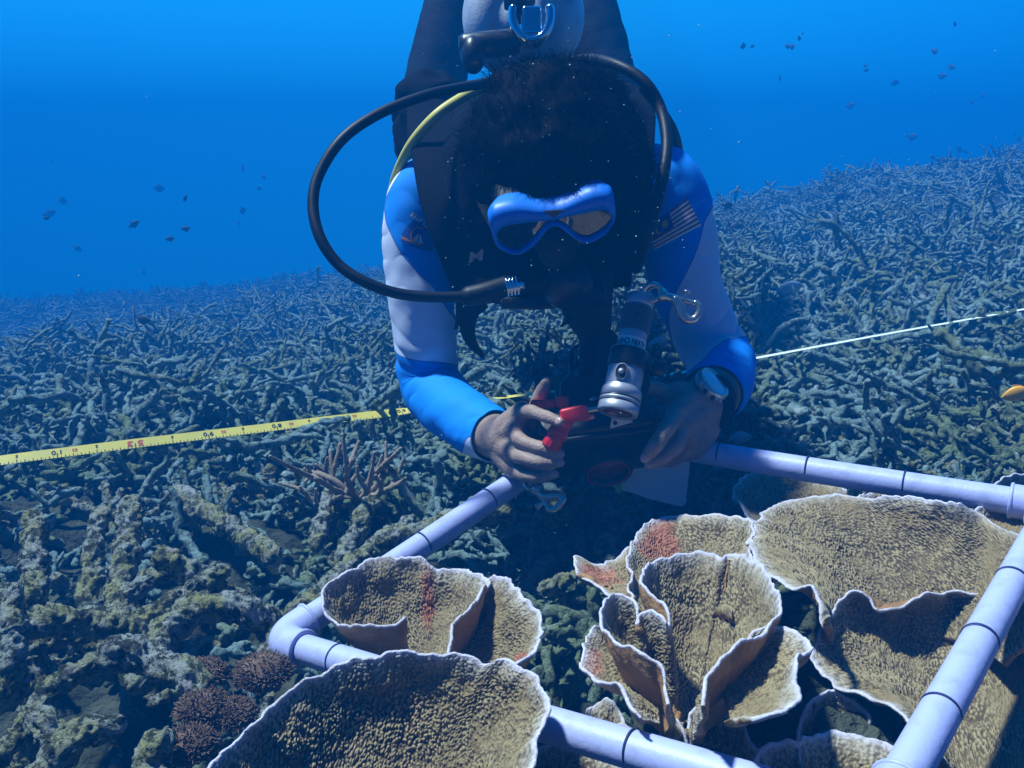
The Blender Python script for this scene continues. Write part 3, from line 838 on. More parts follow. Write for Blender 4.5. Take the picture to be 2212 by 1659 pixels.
GB = "thick dead coral branches of the near rubble"
BR_ = [
    ("long upright dead branch with a rounded top at the left edge of the near rubble", [[(60, 1640, .95), (80, 1500, .95), (62, 1350, .96), (75, 1220, 1.0), (72, 1120, 1.05)], .022, .014], [[(75, 1400, .95), (150, 1380, .97), (210, 1400, .98)], .014, .01]),
    ("upright dead branch leaning against the tall one at the left edge", [[(10, 1500, .88), (20, 1400, .89), (12, 1290, .92)], .022, .016]),
    ("slim upright dead branch with an orange scar in the near rubble", [[(200, 1460, .99), (185, 1330, 1.02), (205, 1200, 1.08), (215, 1110, 1.12)], .016, .012]),
    ("stout upright dead branch with a knobbly crown right of the scarred one", [[(240, 1440, 1.0), (255, 1330, 1.03), (270, 1220, 1.08), (280, 1095, 1.14)], .02, .017], [[(262, 1300, 1.04), (320, 1245, 1.06), (360, 1240, 1.08)], .014, .01]),
    ("yellowish broken branch end pointing up and left above the pipe elbow", [[(362, 1208, 1.03), (420, 1240, 1.04), (500, 1290, 1.06), (570, 1330, 1.08), (640, 1370, 1.12)], .0165, .013]),
    ("thick crusted branch lying level across the left of the near rubble", [[(-60, 1370, .90), (60, 1352, .92), (170, 1345, .94), (270, 1358, .95), (330, 1390, .96)], .020, .018]),
    ("crusted branch slanting up from the level one towards the tape", [[(265, 1380, .97), (340, 1320, .99), (420, 1270, 1.02), (480, 1235, 1.04)], .017, .012]),
    ("crusted branch slanting up beside its twin below the yellowish branch end", [[(285, 1395, .95), (370, 1345, .98), (440, 1300, 1.0)], .014, .012]),
    ("humped crusted branch arching over a dark hollow left of the pipe elbow", [[(300, 1470, .90), (370, 1360, .95), (450, 1315, .96), (540, 1320, .97), (590, 1360, .98), (585, 1430, .95)], .020, .018]),
    ("knobbly forked branch hanging over the dark hollow above the fuzzy brown polyps", [[(250, 1410, .86), (310, 1420, .86), (380, 1450, .85), (430, 1490, .84), (420, 1570, .84)], .020, .015], [[(330, 1425, .86), (300, 1400, .87), (280, 1395, .88)], .013, .010]),
    ("long branch climbing from the bottom left corner out of the dark hollow", [[(-20, 1640, .80), (60, 1570, .82), (120, 1490, .84), (200, 1440, .86)], .013, .011]),
    ("yellow topped stump in the bottom left corner", [[(60, 1720, .74), (110, 1650, .75), (170, 1590, .76), (245, 1565, .77)], .020, .012], [[(130, 1620, .755), (100, 1570, .76), (60, 1545, .77)], .014, .012]),
    ("grey stump at the bottom edge left of the fan coral", [[(310, 1700, .74), (330, 1640, .75), (345, 1610, .755)], .022, .016]),
    ("long straight branch running from the vase rubble up to the hands", [[(640, 1330, 1.08), (720, 1260, 1.12), (800, 1190, 1.18), (880, 1130, 1.24)], .018, .013]),
    ("pale crusted branch lying slanted below the living staghorn", [[(390, 1070, 1.32), (450, 1110, 1.29), (520, 1150, 1.26), (590, 1200, 1.22)], .020, .017]),
    ("dark branch stub standing behind the pale slanted one", [[(740, 1210, 1.2), (770, 1150, 1.22), (800, 1090, 1.25)], .018, .014]),
    ("short dark branch stub standing nearest the tape end", [[(690, 1180, 1.22), (700, 1120, 1.25), (712, 1075, 1.28)], .015, .012]),
    ("thin yellow green branch lying behind the two lobed cup coral", [[(1180, 1280, 1.06), (1230, 1250, 1.08), (1290, 1225, 1.1), (1330, 1200, 1.12)], .010, .007]),
    ("forked yellowish branch standing right of the white slate", [[(1300, 1190, 1.12), (1330, 1140, 1.14), (1370, 1110, 1.16), (1400, 1085, 1.17)], .010, .008], [[(1335, 1135, 1.14), (1330, 1100, 1.15), (1345, 1075, 1.16)], .008, .007]),
    ("pale upright branch under the far pipe right of the white slate", [[(1540, 1120, 1.2), (1535, 1070, 1.22), (1520, 1040, 1.24), (1525, 1015, 1.25)], .010, .008]),
    ("rounded yellow grey lump of dead coral under the held camera", [[(1190, 1110, 1.2), (1230, 1085, 1.2), (1280, 1080, 1.21), (1300, 1110, 1.2)], .022, .018]),
    ("crusted ridge of dead coral between the cup coral and the hands", [[(830, 1170, 1.1), (920, 1150, 1.12), (1010, 1120, 1.14), (1090, 1110, 1.16)], .020, .015]),
]
for row in BR_:
    m_ = MB()
    for pts, r0, r1 in row[1:]:
        m_.add(*dead_branch(pts, r0, r1))
    m_.build("dead_coral_branch", M_thick, tagd=(row[0], "dead coral", GB))

# more thick dead pieces, lying about in the near rubble
rs = np.random.default_rng(5)
P_thick = []
for k in range(10):
    V, Q, T = branch_cluster(rs, rs.uniform(.13, .22), rs.uniform(.007, .011), 5, 14, .004, .30)
    w = np.clip(1 - worley(V / .011, k), 0, 1)
    c0 = V.mean(0)
    V = V + np.stack([perlin(V / .012, 5), perlin(V / .012, 6), perlin(V / .012, 7)], 1) * .003
    V = V + np.stack([perlin(V / .0045, 5), perlin(V / .0045, 6), perlin(V / .0045, 7)], 1) * .0022
    me_ = mesh_np("dead_coral_piece", V, Q, T, mats=M_thick)
    me_.data.use_fake_user = True
    P_thick.append(me_.data); bpy.data.objects.remove(me_)
n_ = 0
while n_ < 75:
    px = rs.uniform(-60, 2270); py = rs.uniform(1000, 1690)
    d = np.interp(py, [950, 1100, 1250, 1450, 1660], [1.75, 1.38, 1.17, 1.0, .86])
    if px > 640 and py > 1220: continue
    if px < 660 and py > 1180 and rs.uniform() < .5: continue
    if ((px - 170) / 240) ** 2 + ((py - 1540) / 100) ** 2 < 1: continue
    p = W(px, py, d)
    z = ground(np.array([[p[0], p[1]]]))[0]
    o = bpy.data.objects.new("dead_coral_piece", P_thick[n_ % len(P_thick)])
    M = Matrix(rotm(rs, .45).tolist()).to_4x4(); s = rs.uniform(.45, .85)
    o.matrix_world = Matrix.Translation((p[0], p[1], z + .015)) @ M @ Matrix.Scale(s, 4)
    COL.objects.link(o)
    tag(o, "knobbly grey dead coral piece lying loose among the near rubble", "dead coral", "loose dead coral pieces in the near rubble")
    n_ += 1

# living staghorn with pale tips
rs = np.random.default_rng(9)
m_ = MB(); root = W(775, 1085, 1.235)
for (px, py, dd) in ((660, 1060, .0), (690, 1010, .03), (735, 965, .02), (770, 960, .05), (800, 985, -.02), (830, 1000, .02), (850, 975, -.03), (640, 1020, .04), (860, 1040, -.02), (720, 1085, -.03), (760, 1000, -.05), (690, 1040, -.04)):
    tip = W(775 + (px - 770) * 1.15, py - 6, 1.22 + dd * 1.3); k_ = root + (tip - root) * .5 + rs.normal(size=3) * .012
    C = spline([root, k_, tip], 26)
    V, Q, T = tube(C, np.linspace(.0052, .0026, 26), 9); m_.add(V + np.stack([perlin(V * 160, 1), perlin(V * 160, 2), perlin(V * 160, 3)], 1) * .0018, Q, T)
    for _ in range(2):
        i = rs.integers(9, 22); q = C[i] + (tip - root) * .18 + rs.normal(size=3) * .016 + np.array([0, 0, .012])
        V, Q, T = tube(spline([C[i], (C[i] + q) / 2 + rs.normal(size=3) * .003, q], 10), np.linspace(.0036, .0022, 10), 8); m_.add(V, Q, T)
m_.build("staghorn_coral", M_stag, tagd=("brown living staghorn coral with pale finger tips among the grey rubble", "coral"))

# fuzzy brown polyp clumps beside the elbow
rs = np.random.default_rng(31)
for px, py, d, r, lab in ((440, 1458, .86, .020, "fuzzy brown polyp clump on the hump left of the pipe elbow"), (567, 1455, .87, .026, "widest fuzzy brown polyp clump just under the pipe elbow"),
                          (440, 1530, .82, .022, "dim fuzzy brown polyp clump between the upper and the lowest clump"), (505, 1545, .82, .018, "smallest fuzzy brown polyp clump close to the fan coral"),
                          (410, 1612, .78, .022, "lowest fuzzy brown polyp clump near the bottom edge")):
    c0 = W(px, py, d - .05); m_ = MB(); r *= .85
    V, Q, _ = ellipsoid(c0, np.eye(3), (r, r * .9, r * .72), 28, 18); m_.add(V, Q)
    n = 2600
    dirs = rs.normal(size=(n, 3)); dirs /= np.linalg.norm(dirs, axis=1)[:, None]; dirs[:, 2] = abs(dirs[:, 2]) * .9 - .15
    for dv in dirs:
        p = c0 + dv * np.array([r, r * .9, r * .72]) * .95
        L = rs.uniform(.0025, .005); e = dv + rs.normal(size=3) * .35
        V, Q, T = tube(np.array([p, p + e * L * .6, p + e * L + rs.normal(size=3) * .001]), [.0004, .0005, .0006], 4); m_.add(V, Q, T)
    m_.build("polyp_clump", M_fuzz, tagd=(lab, "soft coral", "fuzzy brown polyp clumps by the elbow"))

# ------------------------------------------------------------------ survey tape
TA = [(-120, 1012, 1.30), (20, 992, 1.36), (130, 978, 1.42), (290, 958, 1.53), (440, 940, 1.66), (590, 922, 1.80), (720, 906, 1.92), (890, 886, 2.08), (1060, 862, 2.25), (1300, 832, 2.3), (1480, 803, 2.28), (1625, 775, 2.2), (1900, 724, 2.0), (2212, 668, 1.8), (2500, 612, 1.65)]
NT = 500
TA2 = []
for px, py, d0 in TA:                       # the tape rests a hand's breadth above the rubble
    dd = np.linspace(1.15, 3.2, 120)
    Pq = np.array([W(px, py, d) for d in dd])
    ok = Pq[:, 2] > ground(Pq[:, :2]) + .10
    TA2.append(dd[max(0, np.argmin(ok) - 1)] if not ok.all() else 3.2)
TA2 = np.array(TA2); TA2 = np.minimum(TA2, np.array([p[2] for p in TA]) + .35)
TA2 = np.polyval(np.polyfit([p[0] for p in TA], TA2, 3), [p[0] for p in TA]) - .06
TA = [(p[0], p[1], d) for p, d in zip(TA, TA2)]
print("tape", [round(float(d), 2) for d in TA2])
TC = spline(Wl(TA), NT)
T_, _, _ = frames(TC)
toCam = C0 - TC; toCam /= np.linalg.norm(toCam, axis=1)[:, None]
upish = np.array([0, 0, 1.0]) - T_ * T_[:, 2:3]; upish /= np.linalg.norm(upish, axis=1)[:, None]
side = np.cross(T_, upish)
tpx, _, _ = PX(TC)
twist = np.interp(tpx, [-100, 300, 850, 930, 1600, 2300], [.80, .80, .95, 1.58, 1.62, 1.66])   # lies down towards the right
wd = np.cos(twist)[:, None] * upish - np.sin(twist)[:, None] * side
wd /= np.linalg.norm(wd, axis=1)[:, None]
nrm = np.cross(T_, wd)
HW = 0.0074
tape = thing("measuring_tape", TC[0], "yellow survey tape stretched over the rubble behind the diver", "tape measure")
Vt = np.stack([TC + wd * HW + nrm * .0003, TC - wd * HW + nrm * .0003, TC - wd * HW - nrm * .0003, TC + wd * HW - nrm * .0003], 1).reshape(-1, 3)
q_ = np.concatenate([grid_quads(NT, 4), np.stack([np.arange(NT - 1) * 4 + 3, np.arange(1, NT) * 4 + 3, np.arange(1, NT) * 4, np.arange(NT - 1) * 4], 1)])
mesh_np("ribbon", Vt, q_, mats=[M_tape, M_tapeback], parent=tape, smooth=False, fmat=(tpx[q_[:, 0] // 4] > 1200).astype(int))
slen = np.concatenate([[0], np.cumsum(np.linalg.norm(np.diff(TC, axis=0), axis=1))])


def tape_pt(s, w, lift=.0008):
    """point on the camera side of the tape: s along, w across (-1..1)"""
    s = np.asarray(s); w = np.asarray(w)
    i = np.stack([np.interp(s, slen, TC[:, k]) for k in range(3)], -1)
    a = np.stack([np.interp(s, slen, wd[:, k]) for k in range(3)], -1)
    n = np.stack([np.interp(s, slen, nrm[:, k]) for k in range(3)], -1)
    sg = np.sign(((C0 - i) * n).sum(-1))[..., None]
    return i + a * (w * HW)[..., None] + n * sg * lift


def s_at(px):
    return np.interp(px, tpx, slen)


s53 = s_at(292)
ticks = MB()
for k in range(-40, 125):
    s = s53 + k * .01
    if s < .01 or s > slen[-1] - .02 or np.interp(s, slen, tpx) > 1000: continue
    L = .95 if k % 10 == 0 else (.7 if k % 5 == 0 else .45)
    ww = .0005 if k % 10 else .0007
    P = tape_pt([s - ww, s + ww, s + ww, s - ww], [-.98, -.98, -.98 + L, -.98 + L])
    ticks.add(P, [(0, 1, 2, 3)])
    s2 = s + .005
    ticks.add(tape_pt([s2 - .0004, s2 + .0004, s2 + .0004, s2 - .0004], [-.98, -.98, -.7, -.7]), [(0, 1, 2, 3)])
ticks.build("scale_marks", M_ink, tape, smooth=False)


def text_mesh(txt, bold=False):
    """outline of a word as flat triangles, unit height, centred"""
    cu = bpy.data.curves.new("word", 'FONT'); cu.body = txt; cu.size = 1.0; cu.align_x = 'CENTER'; cu.align_y = 'CENTER'; cu.resolution_u = 3
    if bold: cu.offset = 0.025
    o = bpy.data.objects.new("word", cu); COL.objects.link(o)
    dg = bpy.context.evaluated_depsgraph_get(); dg.update()
    me = bpy.data.meshes.new_from_object(o.evaluated_get(dg))
    me.calc_loop_triangles()
    V = np.array([v.co[:] for v in me.vertices]); T = np.array([t.vertices[:] for t in me.loop_triangles])
    bpy.data.objects.remove(o); bpy.data.meshes.remove(me); bpy.data.curves.remove(cu)
    return V[:, :2], T


def tape_word(txt, s, h, m, w0=.25, sx=1.0):
    V, T = text_mesh(txt, True)
    # the print stands on its head as seen here
    P = tape_pt(s - V[:, 0] * h * sx * HW * 2 * -1 * -1, w0 - V[:, 1] * h * 2)
    MB().add(P, None, T).build("printed_number", m, tape, smooth=False)


for k, big, small in ((1, "1 0", "53"), (-1, "9 0", "52"), (-2, "8 0", "52"), (-3, "7 0", "52"), (-4, "6 0", "52")):
    s = s53 - k * .1
    tape_word(big, s, .62, M_ink, .15, 1.25)
    tape_word(small, s + .022, .42, M_redink, .2, 1.1)
tape_word("5 3", s53, .8, M_redink, .05, 1.5)
for k in range(-5, 3):
    tape_word("5", s53 + k * .1 + .05, .42, M_ink, .4, 1.2)

# ------------------------------------------------------------------ fish
M_fishd = mat("dark fish", (0.02, 0.025, 0.03), 0.6, noise=(60, (.035, .04, .045), .4, .6))
M_fishp = mat("pale blue fish", (0.38, 0.52, 0.60), 0.45, noise=(50, (.3, .42, .5), .4, .6))
M_fishy = mat("yellow fish", (0.95, 0.55, 0.03), 0.45, noise=(60, (.8, .3, .02), .4, .6))
M_eye = mat("fish eye", (0.01, 0.01, 0.01), 0.2)


def fish_parts(L, deep):
    """body along +x with tail at -x; length 1"""
    x = np.linspace(-.36, .5, 26)
    t = (x + .36) / .86
    h = deep * np.power(np.clip(np.sin(np.pi * np.clip(t, 0, 1) ** .8), 0, 1), .75) * .5 + .03 * (1 - t) + .004
    w = h * .38 + .004
    th = np.linspace(0, 2 * np.pi, 16, endpoint=False)
    V = np.stack([np.broadcast_to(x, (16, 26)), np.cos(th)[:, None] * w, np.sin(th)[:, None] * h], -1).reshape(-1, 3)
    Q = grid_quads(16, 26, True)
    body = MB().add(V, Q)
    fins = MB()
    for o in ([(-.34, .03), (-.50, .20), (-.47, .02), (-.50, -.18), (-.34, -.03)], [(.12, deep * .46), (0, deep * .68), (-.22, deep * .50), (-.28, deep * .2), (-.1, deep * .35)], [(.05, -deep * .45), (-.06, -deep * .66), (-.24, -deep * .48), (-.26, -deep * .18), (-.1, -deep * .35)]):
        V, Q, T = prism(o, (0, -.006, 0), (1, 0, 0), (0, 0, 1), (0, .012, 0)); fins.add(V, Q, T)
    eyes = MB()
    for sy in (-1, 1):
        V, Q, _ = ellipsoid((.37, sy * .085 * deep / .5 * .8, .04), np.eye(3), (.025, .02, .025), 10, 8); eyes.add(V, Q)
    return body, fins, eyes


_fc = {}


def fish(px, py, d, L, deep, m, az, tilt, label, group=None):
    key = (deep, m.name)
    if d >= 3: d, L = d * 1.45, L * 1.15
    p = W(px, py, min(d, 11))
    r = thing("fish", p, label, "fish", group)
    r.rotation_euler = (0, tilt, az); r.scale = (L, L, L)
    if key not in _fc:
        bd, fn, ey = fish_parts(1, deep)
        _fc[key] = []
        for nm, b_, mm in (("body", bd, m), ("fins", fn, m), ("eyes", ey, M_eye)):
            o = b_.build(nm, mm); o.parent = r; _fc[key].append(o)
    else:
        for o in _fc[key]:
            c_ = o.copy(); COL.objects.link(c_); c_.parent = r
    return r


GF = "small reef fish over the rubble"
fish(2196, 850, 1.25, .040, .48, M_fishy, R(170), R(20), "bright yellow fish at the picture edge above the rubble", GF)
fish(2062, 775, 2.2, .10, .45, M_fishd, R(190), R(5), "plump black fish below the white stretch of tape", GF)
fish(2090, 612, 2.9, .12, .5, M_fishd, R(170), R(4), "black fish hovering above the white stretch of tape", GF)
fish(1598, 497, 3.2, .13, .55, M_fishd, R(10), R(15), "dark fish close to the flag sleeve at the reef crest", GF)
fish(1705, 622, 2.6, .09, .42, M_fishp, R(20), R(-8), "pale blue fish swimming over the rubble right of the flag sleeve", GF)
fish(1600, 945, 1.35, .034, .5, M_fishp, R(5), R(0), "small pale fish just above the far pipe right of the watch", GF)
fish(1425, 745, 2.3, .07, .55, M_fishp, R(200), R(0), "faint pale fish right of the torch grip", GF)
fish(2070, 362, 4.2, .17, .42, M_fishd, R(15), R(-25), "long dark fish high over the reef slope", GF)
fish(1820, 424, 3.4, .08, .45, M_fishd, R(180), R(0), "dark fish nearest the reef crest", GF)
fish(1798, 403, 3.4, .06, .45, M_fishd, R(80), R(-50), "steeply tilted dark fish beside the one nearest the reef crest", GF)
fish(1572, 443, 3.0, .05, .5, M_fishd, R(10), R(0), "lone dark fish right of the flag patch", GF)
fish(400, 428, 3.2, .035, .5, M_fishd, R(60), R(-60), "upright dark fish over the left reef, topmost of its loose cluster", GF)
fish(290, 484, 3.4, .055, .5, M_fishd, R(20), R(-30), "tilted dark fish left of the loose cluster over the left reef", GF)
fish(401, 494, 3.2, .045, .5, M_fishd, R(170), R(0), "level dark fish in the loose cluster over the left reef", GF)
fish(367, 516, 3.3, .042, .5, M_fishd, R(190), R(0), "lowest dark fish of the loose cluster over the left reef", GF)
fish(100, 471, 3.3, .03, .55, M_fishd, R(10), R(0), "lone dark fish in open water at the far left", GF)
rs = np.random.default_rng(77)
for k in range(34):
    if k < 12: px, py = rs.uniform(60, 640), rs.uniform(340, 600)
    else: px, py = rs.uniform(1520, 2200), rs.uniform(30, 470)
    if k > 24: py = rs.uniform(10, 240)
    d = rs.uniform(6, 10)
    fish(px, py, d, rs.uniform(.05, .13), .5, M_fishd, rs.uniform(0, 6.28), rs.normal() * .35, "tiny faint fish hanging in the blue water beyond the diver", "faint fish in the open water")
for px, py, d, L in ((310, 690, 2.6, .05), (1160, 800, 2.4, .05), (2010, 555, 4, .09), (1640, 590, 3.2, .05), (780, 960, 1.9, .04)):
    fish(px, py, d, L, .5, M_fishd, rs.uniform(0, 6.28), 0, "small dark fish low over the rubble", "dark fish low over the rubble")

# ------------------------------------------------------------------ the diver
M_skin = mat("brown skin", (0.36, 0.25, 0.20), 0.5, spec=0.35, noise=(90, (0.29, 0.19, 0.15), 0.4, 0.65), bump=(420, 0.0012))
M_face = mat("shaded brown skin", (0.16, 0.085, 0.055), 0.6, spec=0.2)
M_nail = mat("finger nail", (0.46, 0.30, 0.25), 0.3, spec=0.5)
M_hair = mat("black hair", (0.0016, 0.0015, 0.002), 0.7, spec=0.03)
M_neo = mat("black neoprene", (0.005, 0.006, 0.010), 0.8, spec=0.1, noise=(40, (.009, .010, .015), .45, .6), bump=(160, .001))
M_vest = mat("black nylon vest", (0.003, 0.004, 0.007), 0.85, spec=0.05, bump=(500, .0006))
M_rub = mat("black rubber hose", (0.006, 0.006, 0.008), 0.5, spec=0.25)
M_yhose = mat("yellow hose", (0.60, 0.52, 0.10), 0.5)
M_chrome = mat("chrome", (0.62, 0.57, 0.47), 0.26, metal=0.85)
M_bright = mat("polished chrome", (0.86, 0.87, 0.88), 0.1, metal=1.0)
M_alu = mat("anodised grey metal", (0.46, 0.49, 0.55), 0.42, metal=0.45, noise=(35, (0.34, 0.36, 0.41), .4, .65))
M_tank = mat("brushed silver tank", (0.62, 0.64, 0.68), 0.5, metal=0.35, noise=(22, (0.40, 0.42, 0.47), .4, .65), bump=(260, .0006))
M_bluem = mat("blue silicone", (0.012, 0.19, 0.78), 0.45, spec=0.4)
M_redp = mat("red plastic", (0.62, 0.015, 0.02), 0.4, spec=0.5)
M_blackp = mat("black plastic", (0.010, 0.010, 0.013), 0.35, spec=0.5)
M_white = mat("white plastic", (0.72, 0.73, 0.72), 0.5)
M_slate = mat("pale slate board", (0.74, 0.80, 0.82), 0.55, noise=(9, (.68, .75, .78), .4, .65))
M_glass = bpy.data.materials.new("mask glass"); M_glass.use_nodes = True
_b = M_glass.node_tree.nodes["Principled BSDF"]
_b.inputs['Base Color'].default_value = (0.02, 0.025, 0.03, 1); _b.inputs['Roughness'].default_value = 0.03; _b.inputs['IOR'].default_value = 1.9; _b.inputs['Coat Weight'].default_value = 1.0; _b.inputs['Coat Roughness'].default_value = 0.02
M_redglass = bpy.data.materials.new("red coated lens"); M_redglass.use_nodes = True
_b = M_redglass.node_tree.nodes["Principled BSDF"]
_b.inputs['Base Color'].default_value = (0.16, 0.006, 0.008, 1); _b.inputs['Roughness'].default_value = 0.05; _b.inputs['Coat Weight'].default_value = 1.0
M_dial = mat("pale watch glass", (0.42, 0.62, 0.70), 0.08, spec=0.8, coat=1.0)

# rash guard: blue panels over white, the seam follows a drawn panel line kept on the cloth
M_rash = mat("blue and white rash guard", (0.7, 0.7, 0.72), 0.7, spec=0.2)
pan = attr_node(M_rash, "panel").outputs['Fac']
pf = maprange(M_rash, pan, -0.0007, 0.0007)
c = mix_rgb(M_rash, pf, (0.62, 0.69, 0.88), (0.006, 0.25, 0.86))
seam = maprange(M_rash, add_node(M_rash, "ShaderNodeMath", operation='ABSOLUTE').outputs[0], 0.0012, 0.0006)
_ab = [n for n in M_rash.node_tree.nodes if n.type == 'MATH'][-1]
M_rash.node_tree.links.new(pan, _ab.inputs[0])
c = mix_rgb(M_rash, seam, c, (0.05, 0.16, 0.5))
set_col(M_rash, c)
bump_node(M_rash, noise_node(M_rash, 900, 2), 0.0004)


def rings(rows, n, nseg, ref):
    """rows: centre(3), half width, half height ; returns spline-resampled skin of ellipses, width along ref"""
    A = np.array([list(r[0]) + [r[1], r[2]] for r in rows])
    A = spline(A, n)
    C, hw, hh = A[:, :3], A[:, 3], A[:, 4]
    T = np.gradient(C, axis=0); T /= np.linalg.norm(T, axis=1)[:, None]
    ref = np.asarray(ref, float)
    X = ref - T * (T @ ref)[:, None]; X /= np.linalg.norm(X, axis=1)[:, None]
    Y = np.cross(T, X)
    th = np.linspace(0, 2 * np.pi, nseg, endpoint=False)
    V = C[None] + np.cos(th)[:, None, None] * (X * hw[:, None])[None] + np.sin(th)[:, None, None] * (Y * hh[:, None])[None]
    V = V.reshape(-1, 3)
    Q = grid_quads(nseg, n, True)
    e = len(V); V = np.concatenate([V, C[:1], C[-1:]])
    k = np.arange(nseg); k2 = (k + 1) % nseg
    Tr = np.concatenate([np.stack([k2 * n, k * n, np.full(nseg, e)], 1), np.stack([k * n + n - 1, k2 * n + n - 1, np.full(nseg, e + 1)], 1)])
    return V, Q, Tr


def limb(pts, n=40, nseg=20):
    """pts: (px,py,d,radius)"""
    A = np.array([list(W(p[0], p[1], p[2])) + [p[3]] for p in pts])
    A = spline(A, n)
    return tube(A[:, :3], A[:, 3], nseg)


def camv(x, y, z):
    """vector given as right, up, towards the camera"""
    return RGT * x + UPV * y - FWD * z


person = thing("person", W(1150, 640, 1.25), "diver in a blue and white rash guard bending over the quadrat with a camera", "person")

# --- body
B = MB()
# torso
TOR = [(W(1178, 415, 1.10), .062, .066), (W(1168, 425, 1.15), .115, .088), (W(1160, 420, 1.21), .152, .108), (W(1150, 395, 1.34), .158, .112), (W(1140, 370, 1.5), .145, .105), (W(1130, 350, 1.63), .155, .105), (W(1128, 345, 1.72), .13, .10)]
B.add(*rings(TOR, 60, 40, RGT))
# neck and head
HC = W(1203, 398, 1.095)
nf = camv(0.02, -.77, .64); uh = camv(-.10, .64, .77); nf /= np.linalg.norm(nf); uh -= nf * (uh @ nf); uh /= np.linalg.norm(uh); sh = np.cross(uh, nf)


def HP(x, y, z):
    """head point: x to the image right, y up towards the crown, z out of the face"""
    return HC - sh * x * -1 * np.sign(-(sh @ RGT)) * -1 + uh * y + nf * z


if (HP(1, 0, 0) - HC) @ RGT < 0:
    sh = -sh
HAX = np.stack([sh * np.sign(sh @ RGT), uh, nf])


def HP(x, y, z):
    return HC + np.array([x, y, z]) @ HAX


V, Q, _ = ellipsoid((0, 0, 0), np.eye(3), (1, 1, 1), 64, 48)
# sculpt: cranium, jaw, brow, cheeks, nose, lips, sockets
x, y, z = V[:, 0].copy(), V[:, 1].copy(), V[:, 2].copy()
hx = .076 * x * (1 - .22 * np.clip(-y, 0, 1) ** 1.2); hy = .118 * y; hz = .098 * z - .008 * (y < 0) * y * (z < 0) * 4
fr = np.clip(z, 0, 1)


def gb(cx, cy, sx, sy):
    return np.exp(-((hx - cx) / sx) ** 2 - ((hy - cy) / sy) ** 2) * (fr > 0.15)


hz = hz + gb(0, -.025, .012, .024) * .022 + gb(0, -.035, .015, .010) * .008 + gb(0, .022, .05, .012) * .005
hz = hz - gb(.031, .002, .017, .013) * .012 - gb(-.031, .002, .017, .013) * .012
hz = hz + gb(0, -.064, .022, .006) * .006 + gb(0, -.074, .02, .006) * .007 - gb(0, -.069, .024, .0025) * .004 + gb(0, -.103, .022, .014) * .010 + gb(.045, -.02, .02, .02) * .004 + gb(-.045, -.02, .02, .02) * .004
Vh = np.stack([hx, hy, hz], 1)
B.add(HC + Vh @ HAX, Q)
for sx in (-1, 1):     # ears
    V, Q, T = tube(np.array([HP(sx * .077, -.022, -.012), HP(sx * .086, .0, -.022), HP(sx * .086, .022, -.018), HP(sx * .078, .026, -.004)]), .008, 10); B.add(V, Q, T)
B.add(*tube(np.array([HP(0, -.05, -.035), HP(0, -.09, -.075), W(1176, 418, 1.15), W(1165, 420, 1.2)]), [.055, .056, .062, .07], 24))
# arms: (px, py, depth, radius)
RARM = [(985, 420, 1.22, .055), (925, 435, 1.22, .052), (905, 520, 1.22, .044), (908, 640, 1.225, .040), (917, 740, 1.24, .039), (928, 822, 1.25, .039), (968, 880, 1.21, .038), (1020, 915, 1.16, .034), (1060, 938, 1.12, .028), (1092, 950, 1.085, .0255)]
LARM = [(1375, 400, 1.22, .055), (1432, 425, 1.22, .054), (1462, 520, 1.22, .047), (1482, 620, 1.225, .043), (1515, 700, 1.235, .041), (1550, 765, 1.235, .040), (1560, 800, 1.20, .040), (1548, 838, 1.15, .036), (1530, 868, 1.11, .029), (1515, 885, 1.085, .027)]
B.add(*limb(RARM, 70, 24)); B.add(*limb(LARM, 70, 24))
# legs: hips, thighs, bent knees, shins rising, ankles
RLEG = [(1085, 360, 1.66, .085), (1015, 330, 1.78, .078), (945, 300, 1.92, .066), (925, 265, 1.98, .062), (935, 200, 1.98, .062), (960, 80, 1.99, .058), (985, -60, 2.0, .045), (1000, -150, 2.0, .04)]
LLEG = [(1170, 360, 1.66, .085), (1240, 330, 1.78, .078), (1310, 290, 1.92, .066), (1325, 250, 1.98, .062), (1312, 190, 1.98, .062), (1288, 80, 1.99, .058), (1262, -60, 2.0, .045), (1250, -150, 2.0, .04)]
B.add(*limb(RLEG, 70, 24)); B.add(*limb(LLEG, 70, 24))
for s, (px) in ((-1, 1000), (1, 1250)):   # feet
    B.add(*tube(np.array([W(px, -150, 2.0), W(px + s * 8, -215, 2.02), W(px + s * 14, -235, 2.10), W(px + s * 16, -240, 2.16)]), [.04, .04, .035, .022], 16))


def finger(pts, r, n=34):
    """joints (px,py,d) from knuckle to tip with slightly swollen joints"""
    C = spline(Wl(pts), n)
    t = np.linspace(0, 1, n)
    rr = r * (1.10 - .26 * t)
    J = Wl(pts)
    for j in J[1:-1]:
        rr = rr * (1 + .09 * np.exp(-(np.linalg.norm(C - j, axis=1) / .006) ** 2))
    rr[-4:] *= np.array([.99, .95, .88, .78])
    return tube(C, rr, 14)


